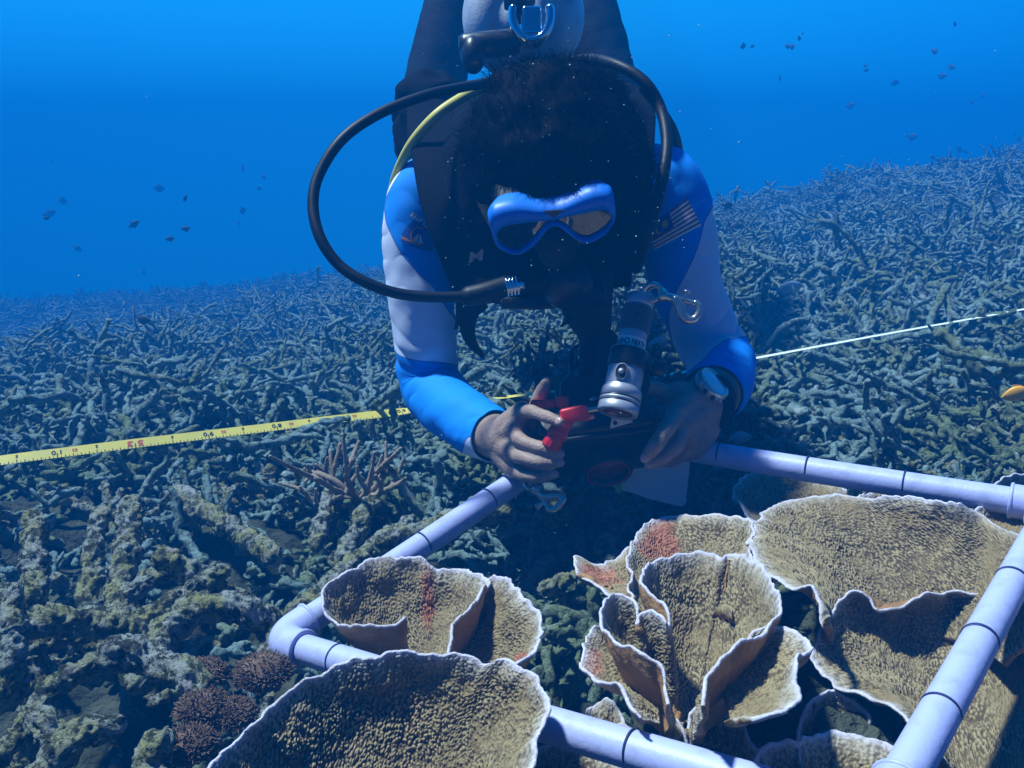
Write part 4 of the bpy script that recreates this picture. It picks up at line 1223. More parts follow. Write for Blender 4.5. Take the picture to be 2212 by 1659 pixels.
# right hand (left in the picture): palm, thumb up behind, four fingers wrapped over the housing
PALM_R = [[(1092, 950, 1.085, .025), (1105, 955, 1.072, .027)], ]
for pts in ([(1085, 945, 1.09, .024), (1105, 918, 1.072, .018), (1128, 888, 1.058, .0118)], [(1085, 950, 1.09, .024), (1098, 935, 1.075, .019), (1112, 925, 1.058, .0135)],
            [(1085, 955, 1.09, .024), (1098, 965, 1.073, .019), (1106, 972, 1.056, .0135)], [(1085, 960, 1.09, .022), (1100, 990, 1.075, .018), (1112, 1012, 1.06, .0125)],
            [(1090, 950, 1.09, .024), (1118, 950, 1.085, .019), (1140, 920, 1.085, .014), (1150, 900, 1.085, .0115)], [(1100, 975, 1.08, .02), (1128, 985, 1.078, .018), (1150, 990, 1.075, .014)], [(1105, 940, 1.08, .02), (1125, 960, 1.07, .02), (1125, 990, 1.07, .018)]):
    B.add(*limb(pts, 24, 18))
FR = [([(1127, 889, 1.058), (1148, 889, 1.026), (1182, 901, .998), (1211, 912, .984)], .0074),
      ([(1110, 926, 1.058), (1124, 951, 1.036), (1168, 968, 1.016), (1211, 980, 1.012)], .0080),
      ([(1105, 972, 1.058), (1122, 987, 1.034), (1165, 998, 1.016), (1211, 1000, 1.013)], .0076),
      ([(1112, 1012, 1.060), (1126, 1024, 1.040), (1160, 1030, 1.024), (1200, 1024, 1.018)], .0070),
      ([(1140, 925, 1.085), (1154, 892, 1.082), (1168, 858, 1.076), (1178, 830, 1.066)], .0102)]
for pts, r in FR: B.add(*finger(pts, r))
# left hand (right in the picture): index bent down the front of the housing, thumb along its top
for pts in ([(1520, 880, 1.09, .026), (1490, 872, 1.07, .020), (1458, 898, 1.042, .0125)], [(1520, 885, 1.09, .026), (1498, 900, 1.065, .020), (1478, 922, 1.042, .0130)],
            [(1520, 890, 1.09, .026), (1505, 925, 1.07, .020), (1490, 950, 1.052, .0125)], [(1522, 895, 1.09, .024), (1515, 940, 1.075, .018), (1498, 972, 1.062, .0115)],
            [(1505, 872, 1.085, .022), (1470, 852, 1.075, .016), (1440, 852, 1.072, .0115)], [(1500, 900, 1.075, .02), (1475, 890, 1.068, .018), (1462, 930, 1.068, .016), (1480, 950, 1.066, .016)]):
    B.add(*limb(pts, 24, 18))
FL = [([(1457, 899, 1.042), (1440, 926, 1.004), (1416, 962, .994), (1394, 988, .998)], .0092),
      ([(1477, 922, 1.042), (1462, 962, 1.020), (1430, 990, 1.014), (1402, 1003, 1.016)], .0086),
      ([(1490, 950, 1.056), (1482, 975, 1.054), (1455, 992, 1.056), (1428, 1000, 1.062)], .0080),
      ([(1498, 966, 1.070), (1488, 980, 1.076), (1466, 988, 1.082), (1446, 990, 1.086)], .0070),
      ([(1440, 852, 1.072), (1420, 842, 1.068), (1404, 838, 1.062), (1388, 842, 1.058)], .0092)]
for pts, r in FL: B.add(*finger(pts, r))

raw = B.build("body_raw", M_skin)
md = raw.modifiers.new("join", 'REMESH'); md.mode = 'VOXEL'; md.voxel_size = 0.0021; md.use_smooth_shade = True
dg = bpy.context.evaluated_depsgraph_get(); dg.update()
me = bpy.data.meshes.new_from_object(raw.evaluated_get(dg))
bpy.data.objects.remove(raw)
nv_ = len(me.vertices)
co = np.empty(nv_ * 3, np.float32); me.vertices.foreach_get("co", co); co = co.reshape(-1, 3).astype(float)
ne_ = len(me.edges); ed = np.empty(ne_ * 2, np.int32); me.edges.foreach_get("vertices", ed); ed = ed.reshape(-1, 2)
deg = np.bincount(ed.ravel(), minlength=nv_)[:, None]
for it in range(5):
    acc = np.zeros_like(co)
    for k in range(3):
        acc[:, k] = np.bincount(ed[:, 0], co[ed[:, 1], k], nv_) + np.bincount(ed[:, 1], co[ed[:, 0], k], nv_)
    co = co + (.5 if it % 2 == 0 else -.45) * (acc / np.maximum(deg, 1) - co)
# knuckle creases and tendons
px_, py_, pd_ = PX(co)
me.vertices.foreach_set("co", co.astype(np.float32).ravel())
me.polygons.foreach_set("use_smooth", np.ones(len(me.polygons), bool)); me.update()
if not me.materials: me.materials.append(M_skin)
body = bpy.data.objects.new("body", me); link(body, person)

# finger nails
for pts, r in FR + FL:
    J = Wl(pts); tip = J[-1]; d = J[-1] - J[-2]; d /= np.linalg.norm(d)
    n = (C0 - tip); n -= d * (n @ d)
    if pts is FR[4][0]: n = -n + camv(0, 0, 0)
    n /= np.linalg.norm(n); s_ = np.cross(d, n)
    V, Q, _ = ellipsoid(tip + n * r * .52 - d * r * .1, np.stack([d, s_, n]), (r * .72, r * .58, r * .26), 18, 12)
    MB().add(V, Q).build("fingernail", M_nail, person)

# --- hair: cap plus loose strands standing off in the water
hm = MB()
V, Q, _ = ellipsoid((0, 0, 0), np.eye(3), (1, 1, 1), 96, 64)
keep = ~((V[:, 2] > .62) & (V[:, 1] < .10) & (abs(V[:, 0]) < .62)) & (V[:, 1] > -.7)
Vc = np.stack([.106 * V[:, 0], .028 + .112 * V[:, 1], -.006 + .118 * V[:, 2]], 1)
Pn = HC + Vc @ HAX
nr = V @ HAX
Pn = Pn + nr * (np.clip(fbm(Pn * 32, 3) * .011, -.008, .02) + fbm(Pn * 130, 2) * .003)[:, None]
Qk = Q[keep[Q].all(1)]
hm.add(Pn, Qk)
rs = np.random.default_rng(3)
idx = rs.choice(np.where(keep)[0], 9000)
dirn = nr[idx] / np.linalg.norm(nr[idx], axis=1)[:, None]
flow = np.cross(dirn, sh) ; flow /= np.linalg.norm(flow, axis=1)[:, None] + 1e-9
sw = np.stack([perlin(Pn[idx] * 28, 1), perlin(Pn[idx] * 28, 2), perlin(Pn[idx] * 28, 3)], 1)
L = rs.uniform(.012, .034, len(idx))[:, None]
p0 = Pn[idx] - dirn * .003 + rs.normal(size=(len(idx), 3)) * .002
d1 = dirn * .55 - flow * .55 + sw * .8 + rs.normal(size=(len(idx), 3)) * .22
d1 /= np.linalg.norm(d1, axis=1)[:, None]
p1 = p0 + d1 * L * .5
p2 = p1 + (d1 + sw * .6 - dirn * .25 + rs.normal(size=(len(idx), 3)) * .2) * L * .5
a_ = np.cross(d1, dirn); a_ /= np.linalg.norm(a_, axis=1)[:, None] + 1e-9; b_ = np.cross(d1, a_)
w0, w1 = .00042, .00030
Vs = np.stack([p0 + a_ * w0, p0 - a_ * w0 * .5 + b_ * w0 * .87, p0 - a_ * w0 * .5 - b_ * w0 * .87,
               p1 + a_ * w1, p1 - a_ * w1 * .5 + b_ * w1 * .87, p1 - a_ * w1 * .5 - b_ * w1 * .87, p2], 1).reshape(-1, 3)
bi = (np.arange(len(idx)) * 7)[:, None]
Qs = np.concatenate([bi + np.array(q) for q in ([0, 1, 4, 3], [1, 2, 5, 4], [2, 0, 3, 5])])
Ts = np.concatenate([bi + np.array(q) for q in ([3, 4, 6], [4, 5, 6], [5, 3, 6])])
hm.add(Vs, Qs, Ts)
hm.build("hair", M_hair, person)
# short beard on jaw; packed dense over the cheeks to darken them like shade
bm_ = MB()
V, Q, _ = ellipsoid((0, 0, 0), np.eye(3), (1, 1, 1), 80, 60)
sel = np.where((V[:, 1] < -.12) & (V[:, 2] > -.2) & ~((abs(V[:, 0]) < .2) & (V[:, 1] > -.75)))[0]
idx = rs.choice(sel, 6000)
x, y, z = V[idx].T
q0 = HC + np.stack([.074 * x * (1 - .22 * np.clip(-y, 0, 1) ** 1.2), .117 * y, .098 * z], 1) @ HAX
dd = V[idx] @ HAX + rs.normal(size=(len(idx), 3)) * .35
for p, d in zip(q0, dd):
    V2, Q2, T2 = tube(np.array([p, p + d * .005, p + d * .011]), [.0007, .0006, .0003], 4, cap=False); bm_.add(V2, Q2, T2)
bm_.build("beard", M_hair, person)

# --- rash guard
R_ = MB()


def poly_sd(px, py, poly):
    """signed distance in photo units to a drawn panel outline, positive inside"""
    p = np.stack([px, py], 1); P = np.asarray(poly, float)
    dmin = np.full(len(p), 1e9); ins = np.zeros(len(p), bool)
    for i in range(len(P)):
        a, b = P[i], P[(i + 1) % len(P)]
        e = b - a; t = np.clip(((p - a) @ e) / (e @ e), 0, 1)
        dmin = np.minimum(dmin, np.linalg.norm(p - a - t[:, None] * e, axis=1))
        c = ((a[1] > p[:, 1]) != (b[1] > p[:, 1])) & (p[:, 0] < (b[0] - a[0]) * (p[:, 1] - a[1]) / (b[1] - a[1] + 1e-9) + a[0])
        ins ^= c
    return np.where(ins, dmin, -dmin)


def smooth_poly(P):
    return spline(np.array([(x, y, 0) for x, y in P]), 160, closed=True)[:-1, :2]


def sleeve(pts, cut, extra, blues, elbow, seed):
    A = np.array([list(W(p[0], p[1], p[2])) + [p[3]] for p in pts])
    A = spline(A, 300)[:cut]
    C, r = A[:, :3], A[:, 3] + extra
    n = len(C); nseg = 120
    T, N, Bn = frames(C)
    th = np.linspace(0, 2 * np.pi, nseg, endpoint=False)
    V = C[None] + r[None, :, None] * (np.cos(th)[:, None, None] * N[None] + np.sin(th)[:, None, None] * Bn[None])
    D = V - C[None]; D /= np.linalg.norm(D, axis=2)[..., None]
    V = V.reshape(-1, 3); D = D.reshape(-1, 3)
    s = np.concatenate([[0], np.cumsum(np.linalg.norm(np.diff(C, axis=0), axis=1))])
    ss = np.tile(s, nseg); tt = np.repeat(th, n)
    # pull wrinkles: bands across the sleeve, strongest inside the elbow and by the cuff
    we = np.exp(-((ss - s[elbow]) / .055) ** 2) + .5 * np.exp(-((ss - s[-1]) / .05) ** 2) + .45 * np.exp(-((ss - s[0] - .09) / .05) ** 2) + .05
    ph = ss / .0095 + 2.2 * perlin(np.stack([np.cos(tt) * 1.3 + seed, np.sin(tt) * 1.3, ss * 9], 1)) + 1.2 * np.sin(tt + seed)
    wr = (np.abs(np.sin(ph * 1.0)) ** .6 - .6) * (perlin(np.stack([np.cos(tt) * 1.1, np.sin(tt) * 1.1 + seed, ss * 22], 1)) * .9 + .35)
    V = V + D * (wr * we * .0075 + fbm(V * 16, 2, seed) * .0035)[:, None]
    Q = grid_quads(nseg, n, True)
    px, py, d = PX(V)
    sd = np.full(len(V), -1e9)
    for bl in blues: sd = np.maximum(sd, poly_sd(px, py, smooth_poly(bl)))
    sd = np.clip(sd, -40, 40) * (d / FPX)
    # inner face, so the cuff has an edge
    Vi = V - D * .0012
    M = len(V)
    i = np.arange(nseg); i2 = (i + 1) % nseg
    Qe = np.stack([i * n + n - 1, i2 * n + n - 1, M + i2 * n + n - 1, M + i * n + n - 1], 1)
    return np.concatenate([V, Vi]), np.concatenate([Q, Q[:, ::-1] + M, Qe]), np.concatenate([sd, sd])


BLR = [[(1010, 250), (900, 330), (838, 420), (833, 470), (845, 505), (868, 548), (905, 590), (940, 625), (976, 680), (1010, 700), (1040, 500)],
       [(840, 755), (862, 768), (900, 779), (980, 788), (1040, 820), (1130, 880), (1130, 940), (1082, 950), (1055, 948), (1010, 945), (985, 990), (900, 980), (840, 880)]]
BLL = [[(1340, 230), (1450, 280), (1545, 360), (1545, 430), (1521, 480), (1511, 520), (1496, 560), (1476, 600), (1456, 640), (1444, 690), (1452, 740), (1466, 790), (1440, 800), (1400, 690), (1340, 640)],
       [(1650, 715), (1612, 727), (1575, 732), (1545, 750), (1518, 778), (1480, 806), (1450, 812), (1420, 850), (1440, 900), (1600, 960), (1680, 840)]]
Vr, Qr, Pr = sleeve(RARM, 282, .0032, BLR, 165, 1.0)
Vl, Ql, Pl = sleeve(LARM, 262, .0032, BLL, 175, 4.0)
R_.add(Vr, Qr); R_.add(Vl, Ql)
Vt_, Qt_, Tt_ = rings([(a, b + .004, c_ + .004) for a, b, c_ in TOR[1:5]], 50, 60, RGT)
R_.add(Vt_, Qt_, Tt_)
rash = R_.build("rash_guard", M_rash, person, attrs={"panel": np.concatenate([Pr, Pl, np.full(len(Vt_), .03)])})
bvh_r = BVHTree.FromPolygons([Vector(v) for v in Vr], Qr.tolist())
bvh_l = BVHTree.FromPolygons([Vector(v) for v in Vl], Ql.tolist())


def on_cloth(bvh, px, py, lift=.0009):
    """points of the cloth found from where they show, lifted a hair off it"""
    out = []
    for a, b in zip(px, py):
        d = Vector(W(a, b, 1.0) - C0).normalized()
        h = bvh.ray_cast(Vector(C0), d)
        p = h[0] if h[0] is not None else Vector(W(a, b, 1.2))
        out.append(np.array(p) - np.array(d) * lift)
    return np.array(out)


def patch_grid(bvh, corners, nu, nv, fn, name, mats_, lift=.0009):
    """print on the cloth: corners tl,tr,br,bl; fn(u,v) -> colour slot"""
    tl, tr, br, bl = [np.array(c_, float) for c_ in corners]
    u = np.linspace(0, 1, nu + 1); v = np.linspace(0, 1, nv + 1)
    U, Vv = np.meshgrid(u, v, indexing='ij')
    P = (tl * ((1 - U) * (1 - Vv))[..., None] + tr * (U * (1 - Vv))[..., None] + br * (U * Vv)[..., None] + bl * ((1 - U) * Vv)[..., None]).reshape(-1, 2)
    X = on_cloth(bvh, P[:, 0], P[:, 1], lift)
    q = grid_quads(nu + 1, nv + 1)
    uc = (np.arange(nu) + .5) / nu; vc = (np.arange(nv) + .5) / nv
    fm = np.array([[fn(a, b) for b in vc] for a in uc]).ravel()
    k = fm >= 0
    mesh_np(name, X, q[k], mats=mats_, parent=person, fmat=fm[k])


M_fr = mat("flag red", (0.30, 0.015, 0.03), 0.7); M_fw = mat("flag white", (0.82, 0.82, 0.84), 0.7); M_fb = mat("flag blue", (0.005, 0.03, 0.36), 0.7); M_fy = mat("flag yellow", (0.60, 0.50, 0.03), 0.7)


def flag(u, v):
    if u < .5 and v < 8 / 14:
        cx, cy = u * 2.0, v
        r = math.hypot((cx - .66) / 1.0 * .95, (cy - .285) * 1.0)
        an = math.atan2(cy - .285, (cx - .66) * .95)
        if r < .11 + .075 * (abs(((an * 14 / (2 * math.pi)) % 1) - .5) * 2): return 3
        r1 = math.hypot((cx - .40) * .95, cy - .285); r2 = math.hypot((cx - .47) * .95, cy - .285)
        if r1 < .235 and r2 > .20: return 3
        return 2
    return 0 if int(v * 14) % 2 == 0 else 1


patch_grid(bvh_l, [(1406, 489), (1484, 428), (1515, 487), (1413, 540)], 84, 56, flag, "flag_patch", [M_fr, M_fw, M_fb, M_fy])
# emblem on the other sleeve: dark panel, arched words, pale sailing shape over an orange swoosh
M_eb = mat("emblem blue", (0.004, 0.06, 0.36), 0.7); M_eo = mat("emblem orange", (0.55, 0.22, 0.04), 0.7); M_ew = mat("emblem white", (0.62, 0.66, 0.7), 0.7); M_ek = mat("emblem dark", (0.01, 0.02, 0.06), 0.7)


def emblem(u, v):
    if (u - .5) ** 2 / .25 + (v - .6) ** 2 / .36 > 1: return -1
    if .80 + .12 * (u - .3) < v < .87 + .05 * (u - .3): return 1 if u < .62 else 3
    if .36 < u < .66 and .42 < v < .78:
        a = (u - .36) / .30; b = (v - .42) / .36
        if b > 1.1 * abs(a - .45) * 1.6 and (a < .40 or a > .50): return 2 if a > .2 else 1
        if .40 <= a <= .5: return 3
    if .22 < math.hypot(u - .48, (v - .55) * .8) < .25 and u < .6: return 1
    return 0


patch_grid(bvh_r, [(890, 466), (936, 490), (940, 548), (858, 522)], 60, 60, emblem, "sleeve_emblem", [M_eb, M_eo, M_ew, M_ek])


def cloth_words(txt, bvh, p0, p1, h, m, name, arc=0.0, parent=None, lift=.0014, flip=False):
    V, T = text_mesh(txt, True)
    w = V[:, 0].max() - V[:, 0].min()
    p0 = np.array(p0, float); p1 = np.array(p1, float); e = p1 - p0; n = np.array([-e[1], e[0]]) / np.linalg.norm(e)
    t = (V[:, 0] - V[:, 0].min()) / w
    q = p0 + e * t[:, None] - n * (V[:, 1] * h + arc * (1 - (2 * t - 1) ** 2))[:, None]
    X = on_cloth(bvh, q[:, 0], q[:, 1], lift)
    return MB().add(X, None, T).build(name, m, parent or person, smooth=False)


cloth_words("REEF CHECK", bvh_r, (888, 463), (950, 512), 15, M_ew, "sleeve_words", 2.0)

# --- wetsuit trousers
tr_ = MB()
for Lg in (RLEG, LLEG):
    A = np.array([list(W(p[0], p[1], p[2])) + [p[3]] for p in Lg]); A = spline(A, 120)
    V, Q, T = tube(A[:, :3], A[:, 3] + .004, 40); V = V + np.stack([perlin(V * 30, 1), perlin(V * 30, 2), perlin(V * 30, 3)], 1) * .003; tr_.add(V, Q, T)
tr_.add(*rings([(a, b + .004, c_ + .004) for a, b, c_ in TOR[3:]], 40, 50, RGT))
tr_.build("wetsuit_trousers", M_neo, person)
for s, px in ((-1, 1000), (1, 1250)):
    C = np.array([W(px + s * 6, -190, 2.0), W(px + s * 14, -225, 2.10), W(px + s * 20, -245, 2.25), W(px + s * 26, -255, 2.42), W(px + s * 30, -258, 2.6)])
    C = spline(C, 30); T_f, N_f, B_f = frames(C)
    X = RGT - T_f * (T_f @ RGT)[:, None]; X /= np.linalg.norm(X, axis=1)[:, None]; Yv = np.cross(T_f, X)
    wv = np.interp(np.linspace(0, 1, 30), [0, .2, .4, 1], [.055, .06, .075, .105]); hv_ = np.interp(np.linspace(0, 1, 30), [0, .25, .4, 1], [.05, .045, .012, .004])
    th = np.linspace(0, 2 * np.pi, 24, endpoint=False)
    V = C[None] + np.cos(th)[:, None, None] * (X * wv[:, None]) + np.sin(th)[:, None, None] * (Yv * hv_[:, None])
    tag(MB().add(V.reshape(-1, 3), grid_quads(24, 30, True)).build("swim_fin", M_rub), "black swim fin on the raised foot of the diver", "swim fin", "fins of the diver")

# --- buoyancy vest: worn shell, shoulder pads, collar, pockets, straps
v_ = MB()
Vv_, Qv_, Tv_ = rings([(W(1190, 440, 1.06), .075, .07), (W(1176, 440, 1.11), .118, .105), (W(1166, 430, 1.17), .142, .128), (W(1160, 425, 1.24), .152, .136), (W(1150, 400, 1.36), .178, .14), (W(1140, 375, 1.5), .172, .134), (W(1132, 355, 1.62), .158, .12)], 90, 90, RGT)
cc = Vv_.mean(0)
Vv_ = Vv_ + np.stack([perlin(Vv_ * 22, 1), perlin(Vv_ * 22, 2), perlin(Vv_ * 22, 3)], 1) * .007
v_.add(Vv_, Qv_, Tv_)
vest = v_.build("buoyancy_vest", M_vest, person)
bvh_v = BVHTree.FromPolygons([Vector(v) for v in Vv_], Qv_.tolist())


def strap(pts, w, t, name, m, parent, up=None, n=50):
    """flat webbing: pts (px,py,d), half width w, half thickness t"""
    C = spline(Wl(pts), n)
    T_, N, B_ = frames(C)
    if up is None: up = C0 - C.mean(0)
    nn = up - T_ * (T_ @ up)[:, None]; nn /= np.linalg.norm(nn, axis=1)[:, None]
    ww = np.cross(T_, nn)
    w = np.broadcast_to(np.asarray(w, float), (n,)) if np.ndim(w) == 0 else np.interp(np.linspace(0, 1, n), np.linspace(0, 1, len(w)), w)
    V = np.stack([C + ww * w[:, None] + nn * t, C - ww * w[:, None] + nn * t, C - ww * w[:, None] - nn * t, C + ww * w[:, None] - nn * t], 0)
    V = V.reshape(-1, 3)
    Q = grid_quads(4, n, True)
    e = [[0, n, 2 * n, 3 * n], [4 * n - 1, 3 * n - 1, 2 * n - 1, n - 1]]
    return MB().add(V, np.concatenate([Q, e])).build(name, m, parent, smooth=False)


# shoulder pads of the vest, left and right of the head, running down the chest
for pts, w in (([(940, 195, 1.40), (932, 260, 1.27), (946, 340, 1.15), (962, 430, 1.10), (990, 520, 1.09), (1015, 600, 1.12)], [.02, .034, .034, .032, .030, .026]),
               ([(1340, 200, 1.36), (1370, 250, 1.25), (1366, 330, 1.14), (1350, 430, 1.10), (1328, 530, 1.09), (1320, 610, 1.12)], [.02, .030, .026, .026, .026, .024])):
    C = spline(Wl(pts), 60)
    T_, N, B_ = frames(C)
    nn = (C0 - C.mean(0)) - T_ * (T_ @ (C0 - C.mean(0)))[:, None]; nn /= np.linalg.norm(nn, axis=1)[:, None]; ww = np.cross(T_, nn)
    w_ = np.interp(np.linspace(0, 1, 60), np.linspace(0, 1, 6), w); th = np.linspace(0, 2 * np.pi, 24, endpoint=False)
    cx = np.sign(np.cos(th)) * np.abs(np.cos(th)) ** .6; sy = np.sign(np.sin(th)) * np.abs(np.sin(th)) ** .6
    V = C[None] + cx[:, None, None] * (ww * w_[:, None]) + sy[:, None, None] * (nn * .010)
    MB().add(V.reshape(-1, 3), grid_quads(24, 60, True)).build("shoulder_pad", M_vest, vest)
# padded hump and pocket at the image left of the collar
V, Q, _ = ellipsoid(W(935, 235, 1.42), np.stack([RGT, UPV, -FWD]), (.060, .050, .09), 40, 26)
V = V + np.stack([perlin(V * 26, 1), perlin(V * 26, 2), perlin(V * 26, 3)], 1) * .012
MB().add(V, Q).build("wing_pad", M_vest, vest)
V, Q, _ = ellipsoid(W(905, 300, 1.38), np.stack([RGT, UPV, -FWD]), (.036, .055, .06), 36, 24)
V = V + np.stack([perlin(V * 36, 1), perlin(V * 36, 2), perlin(V * 36, 3)], 1) * .010
MB().add(V, Q).build("pocket", M_vest, vest)
V, Q, _ = ellipsoid(W(1345, 300, 1.40), np.stack([RGT, UPV, -FWD]), (.028, .06, .06), 36, 24)
MB().add(V, Q).build("wing_pad", M_vest, vest)
# chest strap, buckle and dangling strap tails
strap([(990, 600, 1.10), (1050, 628, 1.075), (1130, 640, 1.065), (1220, 632, 1.065), (1310, 610, 1.09)], .012, .0016, "chest_strap", M_vest, vest)
MB().add(*rbox(W(1120, 655, 1.058), np.stack([RGT, UPV, -FWD]), (.020, .007, .005), .003)).build("buckle", M_blackp, vest)
strap([(1042, 648, 1.07), (1018, 672, 1.07), (1010, 710, 1.07), (1022, 745, 1.07), (1046, 772, 1.07)], [.011, .010, .009, .006, .002], .0016, "strap_tail", M_vest, vest)
strap([(985, 620, 1.12), (992, 655, 1.12), (990, 690, 1.12), (984, 712, 1.12)], [.006, .005, .004, .002], .0014, "strap_tail", M_vest, vest)
strap([(1240, 640, 1.09), (1236, 670, 1.09), (1228, 690, 1.09), (1210, 706, 1.09)], [.006, .006, .004, .001], .0014, "strap_tail", M_vest, vest)
C = spline(Wl([(1262, 600, 1.10), (1268, 660, 1.10), (1282, 720, 1.11), (1274, 780, 1.12), (1262, 832, 1.13)]), 60)
MB().add(*tube(C, np.interp(np.linspace(0, 1, 60), [0, .3, .6, 1], [.036, .030, .017, .009]), 20, squash=.6)).build("inflator_hose", M_rub, vest)
strap([(1252, 780, 1.12), (1236, 800, 1.12), (1236, 760, 1.12), (1250, 745, 1.12)], .002, .0014, "pull_cord", M_vest, vest)
# emblem letter and piping lines on the vest
M_vm = mat("grey vest print", (0.06, 0.065, 0.08), 0.6)


def vest_words(txt, p0, p1, h, arc=0.0):
    V, T = text_mesh(txt, True)
    t = (V[:, 0] - V[:, 0].min()) / (V[:, 0].max() - V[:, 0].min())
    p0 = np.array(p0, float); p1 = np.array(p1, float); e = p1 - p0; n = np.array([-e[1], e[0]]) / np.linalg.norm(e)
    q = p0 + e * t[:, None] - n * (V[:, 1] * h)[:, None] + n[None] * 0 + e[None] / np.linalg.norm(e) * (V[:, 1] * h * .35)[:, None]
    X = np.array([W(a, b, 1.042) for a, b in q])
    return MB().add(X, None, T).add(X + FWD * .003, None, T[:, ::-1]).build("printed_letter", M_vm, vest, smooth=False)


vest_words("M", (1014, 558), (1043, 551), 30)

# --- mask
mask = thing("diving_mask", HP(0, 0, .10), "blue framed diving mask on the face of the diver", "diving mask")
OUT = [(1057, 481), (1061, 463), (1071, 453), (1111, 445), (1160, 449), (1200, 447), (1230, 437), (1273, 418), (1309, 414), (1323, 424), (1329, 455), (1325, 479), (1309, 501), (1285, 517), (1265, 522), (1240, 513), (1216, 493), (1200, 485), (1184, 491), (1170, 509), (1149, 531), (1121, 547), (1091, 541), (1071, 525)]
INN = [(1073, 505), (1079, 493), (1096, 484), (1140, 477), (1170, 474), (1200, 471), (1232, 463), (1270, 456), (1300, 450), (1317, 459), (1321, 472), (1317, 484), (1304, 496), (1283, 509), (1266, 514), (1246, 507), (1224, 489), (1200, 478), (1178, 486), (1163, 504), (1144, 524), (1120, 540), (1095, 535), (1078, 523)]
MC = HP(0.0, 0.0, 0.122)


def mask_pt(px, py, off):
    """point on the mask's front plane (faces down towards the held camera), pushed off along its normal"""
    d = W(px, py, 1.0) - C0
    t = ((MC - C0) @ MN) / (d @ MN)
    return C0 + d * t + MN * off


MN = camv(0.05, -.66, .75); MN /= np.linalg.norm(MN)
MC = W(1195, 480, .972)
o = spline(np.array([(a, b, 0) for a, b in OUT]), 120, closed=True)[:-1]
i_ = spline(np.array([(a, b, 0) for a, b in INN]), 120, closed=True)[:-1]
lens = np.array([mask_pt(a, b, 0) for a, b, _ in i_])
outer0 = np.array([mask_pt(a, b, .002) for a, b, _ in o])
cm = outer0.mean(0)
loops = []
for f_in, f_out in ((1, 0),):
    lip = lens + MN * .0035
    mid = (lens + outer0) / 2 + MN * .0055
    back = outer0 - MN * .016 + (cm - outer0) * -.02
    back2 = outer0 - MN * .034 + (cm - outer0) * .10
    loops = [lens - MN * .002, lip, mid, outer0 + MN * .001, back, back2]
n_ = len(o); V = np.stack(loops, 1).reshape(-1, 3)
MB().add(V, grid_quads(n_, len(loops), True)).build("frame", M_bluem, mask)
import mathutils.geometry as mg
tri = np.array(mg.tessellate_polygon([[Vector((a, b, 0)) for a, b, _ in i_]]))
MB().add(lens - MN * .0012, None, tri).add(lens - MN * .004, None, tri[:, ::-1]).build("lens", M_glass, mask, smooth=False)
sk = [back2, back2 - MN * .02 + (cm - back2) * -.05, back2 - MN * .06 + (cm - back2) * -.08]
MB().add(np.stack(sk, 1).reshape(-1, 3), grid_quads(n_, 3, True)).add(*ellipsoid(W(1200, 512, 1.015), HAX, (.024, .036, .036), 28, 20)).build("skirt", M_rub, mask)
tri3 = np.array([mask_pt(a, b, .0065) for a, b in ((1174, 450), (1217, 447), (1196, 464))])
MB().add(np.concatenate([tri3, tri3 - MN * .002]), [(0, 1, 4, 3), (1, 2, 5, 4), (2, 0, 3, 5)], [(0, 1, 2)]).build("badge", M_blackp, mask, smooth=False)
for pts in ([(1068, 490, 1.0), (1042, 440, 1.02), (1020, 380, 1.06), (1010, 330, 1.10)], [(1322, 450, .99), (1350, 410, 1.02), (1380, 350, 1.06), (1392, 300, 1.10)]):
    strap(pts, .005, .0012, "strap", M_neo, mask)

# --- regulator: first stage on the tank, hoses, mouthpiece
reg = thing("regulator", W(1145, 90, 1.20), "regulator with black and yellow hoses looping round the head of the diver", "regulator")


def hose(pts, r, m, name="hose"):
    return MB().add(*tube(spline(Wl(pts), 90), r, 16)).build(name, m, reg)


hose([(1100, 150, 1.20), (1060, 175, 1.16), (1000, 188, 1.12), (920, 206, 1.08), (820, 245, 1.05), (740, 300, 1.03), (690, 375, 1.02), (676, 440, 1.01), (690, 510, 1.0), (730, 570, 1.0), (790, 610, 1.0), (860, 634, 1.01), (940, 642, 1.02), (1020, 640, 1.03)], .0062, M_rub)
hose([(1090, 170, 1.22), (1040, 190, 1.19), (990, 216, 1.16), (940, 252, 1.15), (890, 310, 1.17), (860, 370, 1.21), (850, 412, 1.27), (856, 450, 1.34)], .0066, M_yhose)
hose([(1190, 150, 1.22), (1262, 128, 1.16), (1330, 140, 1.10), (1390, 175, 1.08), (1425, 230, 1.08), (1440, 300, 1.06), (1434, 370, 1.04), (1416, 450, 1.03), (1396, 520, 1.04), (1374, 580, 1.08)], .0068, M_rub)
hose([(1390, 190, 1.16), (1425, 235, 1.18), (1455, 285, 1.22), (1467, 340, 1.28), (1466, 400, 1.36)], .0064, M_rub)
MB().add(*tube(spline(Wl([(1015, 640, 1.03), (1050, 632, 1.03), (1095, 618, 1.035)]), 20), .012, 18)).build("hose_end", M_rub, reg)
ax = W(1124, 614, 1.03) - W(1094, 620, 1.03); ax /= np.linalg.norm(ax)
prof = []
for k in range(4):
    x0 = k * .0038
    prof += [(.0098, x0), (.0118, x0 + .0006), (.0118, x0 + .0028), (.0098, x0 + .0034)]
V, Q, _ = lathe([(0, 0)] + prof + [(.009, .016), (.009, .020), (0, .020)], W(1093, 620, 1.028), ax, 20)
MB().add(V, Q).build("swivel", M_bright, reg)
